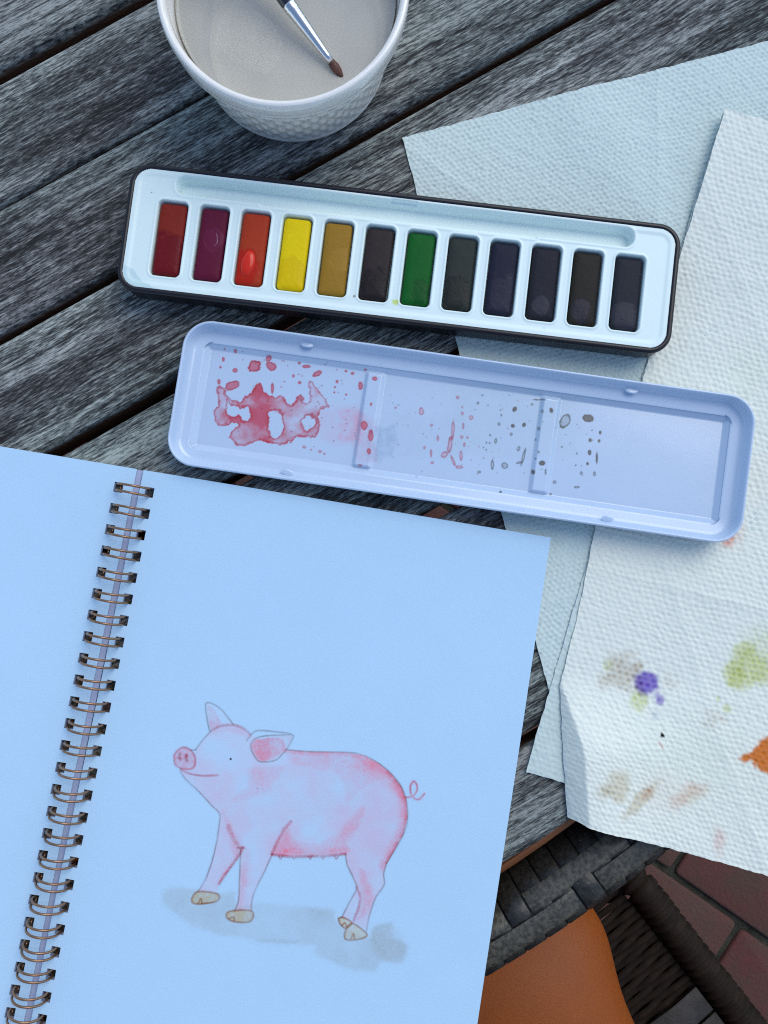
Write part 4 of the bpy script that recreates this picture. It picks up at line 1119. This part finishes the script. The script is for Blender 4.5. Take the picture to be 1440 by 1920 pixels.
jaw = addv(LEAN(pel + Vector((.02, .005, .60))), (.062, .070), neck); addv(LEAN(pel + Vector((.02, .0, .68))), (.078, .092), jaw)
for sgn in (-1, 1):
    S0 = LEAN(pel + Vector((.02 + sgn * .17, -.05, .43))); E0 = LEAN(pel + Vector((.02 + sgn * .23, -.02, .17))); W0 = Vector((pel.x + sgn * .17, pel.y + .20, pel.z + .115))
    a = addv(S0, (.055, .055), sh); a = addv(lerp(S0, E0, .5), (.046, .046), a); a = addv(E0, (.040, .040), a)
    a = addv(lerp(E0, W0, .4), (.038, .038), a); a = addv(W0, (.026, .022), a); pm = addv(W0 + Vector((0, .055, -.004)), (.036, .014), a)
    for q, (dx, l) in enumerate(((-.030, .066), (-.010, .076), (.010, .074), (.029, .060))):
        b0 = W0 + Vector((dx, .085, -.006)); a = addv(b0, (.0095, .009), pm); a = addv(b0 + Vector((dx * .15, l * .55, -.004)), (.0085, .0085), a); addv(b0 + Vector((dx * .2, l, -.016)), (.0075, .007), a)
    b0 = W0 + Vector((-sgn * .034, .035, -.006)); a = addv(b0, (.011, .010), pm); a = addv(b0 + Vector((-sgn * .018, .028, -.004)), (.010, .009), a); addv(b0 + Vector((-sgn * .024, .055, -.010)), (.008, .008), a)
me = bpy.data.meshes.new('person'); me.from_pydata(vs, es, []); me.update()
per = bpy.data.objects.new('person', me); COL.objects.link(per); me.materials.append(skin_mat())
sk = per.modifiers.new('skin', 'SKIN'); sk.use_smooth_shade = True
for q, r_ in zip(me.skin_vertices[0].data, rad): q.radius = r_; q.use_root = False
me.skin_vertices[0].data[0].use_root = True
sb_ = per.modifiers.new('sub', 'SUBSURF'); sb_.levels = 2; sb_.render_levels = 3
tag(per, 'person seated at the table with a bare tanned knee showing below the rim', 'person')
# shorts over hips and upper thighs
def shorts():
    v, f = [], []; n = 20
    for hip, k_ in ((hipR, kn), (hipL, kn_l)):
        ax = (k_ - hip).normalized(); up = Vector((0, 0, 1)); sd_ = ax.cross(up).normalized(); up = sd_.cross(ax)
        o_ = len(v)
        for t, r_ in ((-.28, .105), (0, .112), (.2, .106), (.34, .100), (.335, .094)):
            c_ = lerp(hip, k_, t)
            for i in range(n):
                a = 2 * math.pi * i / n; v.append(c_ + sd_ * math.cos(a) * r_ + up * math.sin(a) * r_)
        for q in range(4):
            for i in range(n):
                j = (i + 1) % n; f.append((o_ + q * n + i, o_ + q * n + j, o_ + (q + 1) * n + j, o_ + (q + 1) * n + i))
    return pyd('shorts', v, f)
link('shorts', shorts(), simple('navy_cotton', (.03, .04, .08), .9, var=.2, bstr=.3, bdist=.001), per)

def ell_loft(name, rings, n=28):
    lp = []
    for c, rx, ry in rings: lp.append([(c[0] + rx * math.cos(2 * math.pi * i / n), c[1] + ry * math.sin(2 * math.pi * i / n), c[2]) for i in range(n)])
    return loops_mesh(name, lp, False, False)
pz = lambda x, y, z: tuple(LEAN(pel + Vector((x, y, z))))
link('shirt', ell_loft('shirt', [(pz(0, -.01, -.06), .175, .135), (pz(.01, -.03, .10), .165, .125), (pz(.02, -.05, .25), .18, .13), (pz(.02, -.05, .36), .205, .13), (pz(.02, -.05, .44), .20, .105), (pz(.02, -.045, .49), .12, .085), (pz(.02, -.04, .505), .075, .07)]), simple('grey_cotton', (.12, .13, .15), .9, var=.2, bstr=.3, bdist=.001), per)
link('hair', ell_loft('hair', [(pz(.02, -.035, .60), .082, .062), (pz(.02, -.03, .66), .094, .088), (pz(.02, -.015, .72), .092, .100), (pz(.02, -.01, .765), .065, .075), (pz(.02, -.01, .782), .01, .01)]), simple('brown_hair', (.05, .03, .02), .5, var=.4, bstr=.5, bdist=.002, scale=900), per)
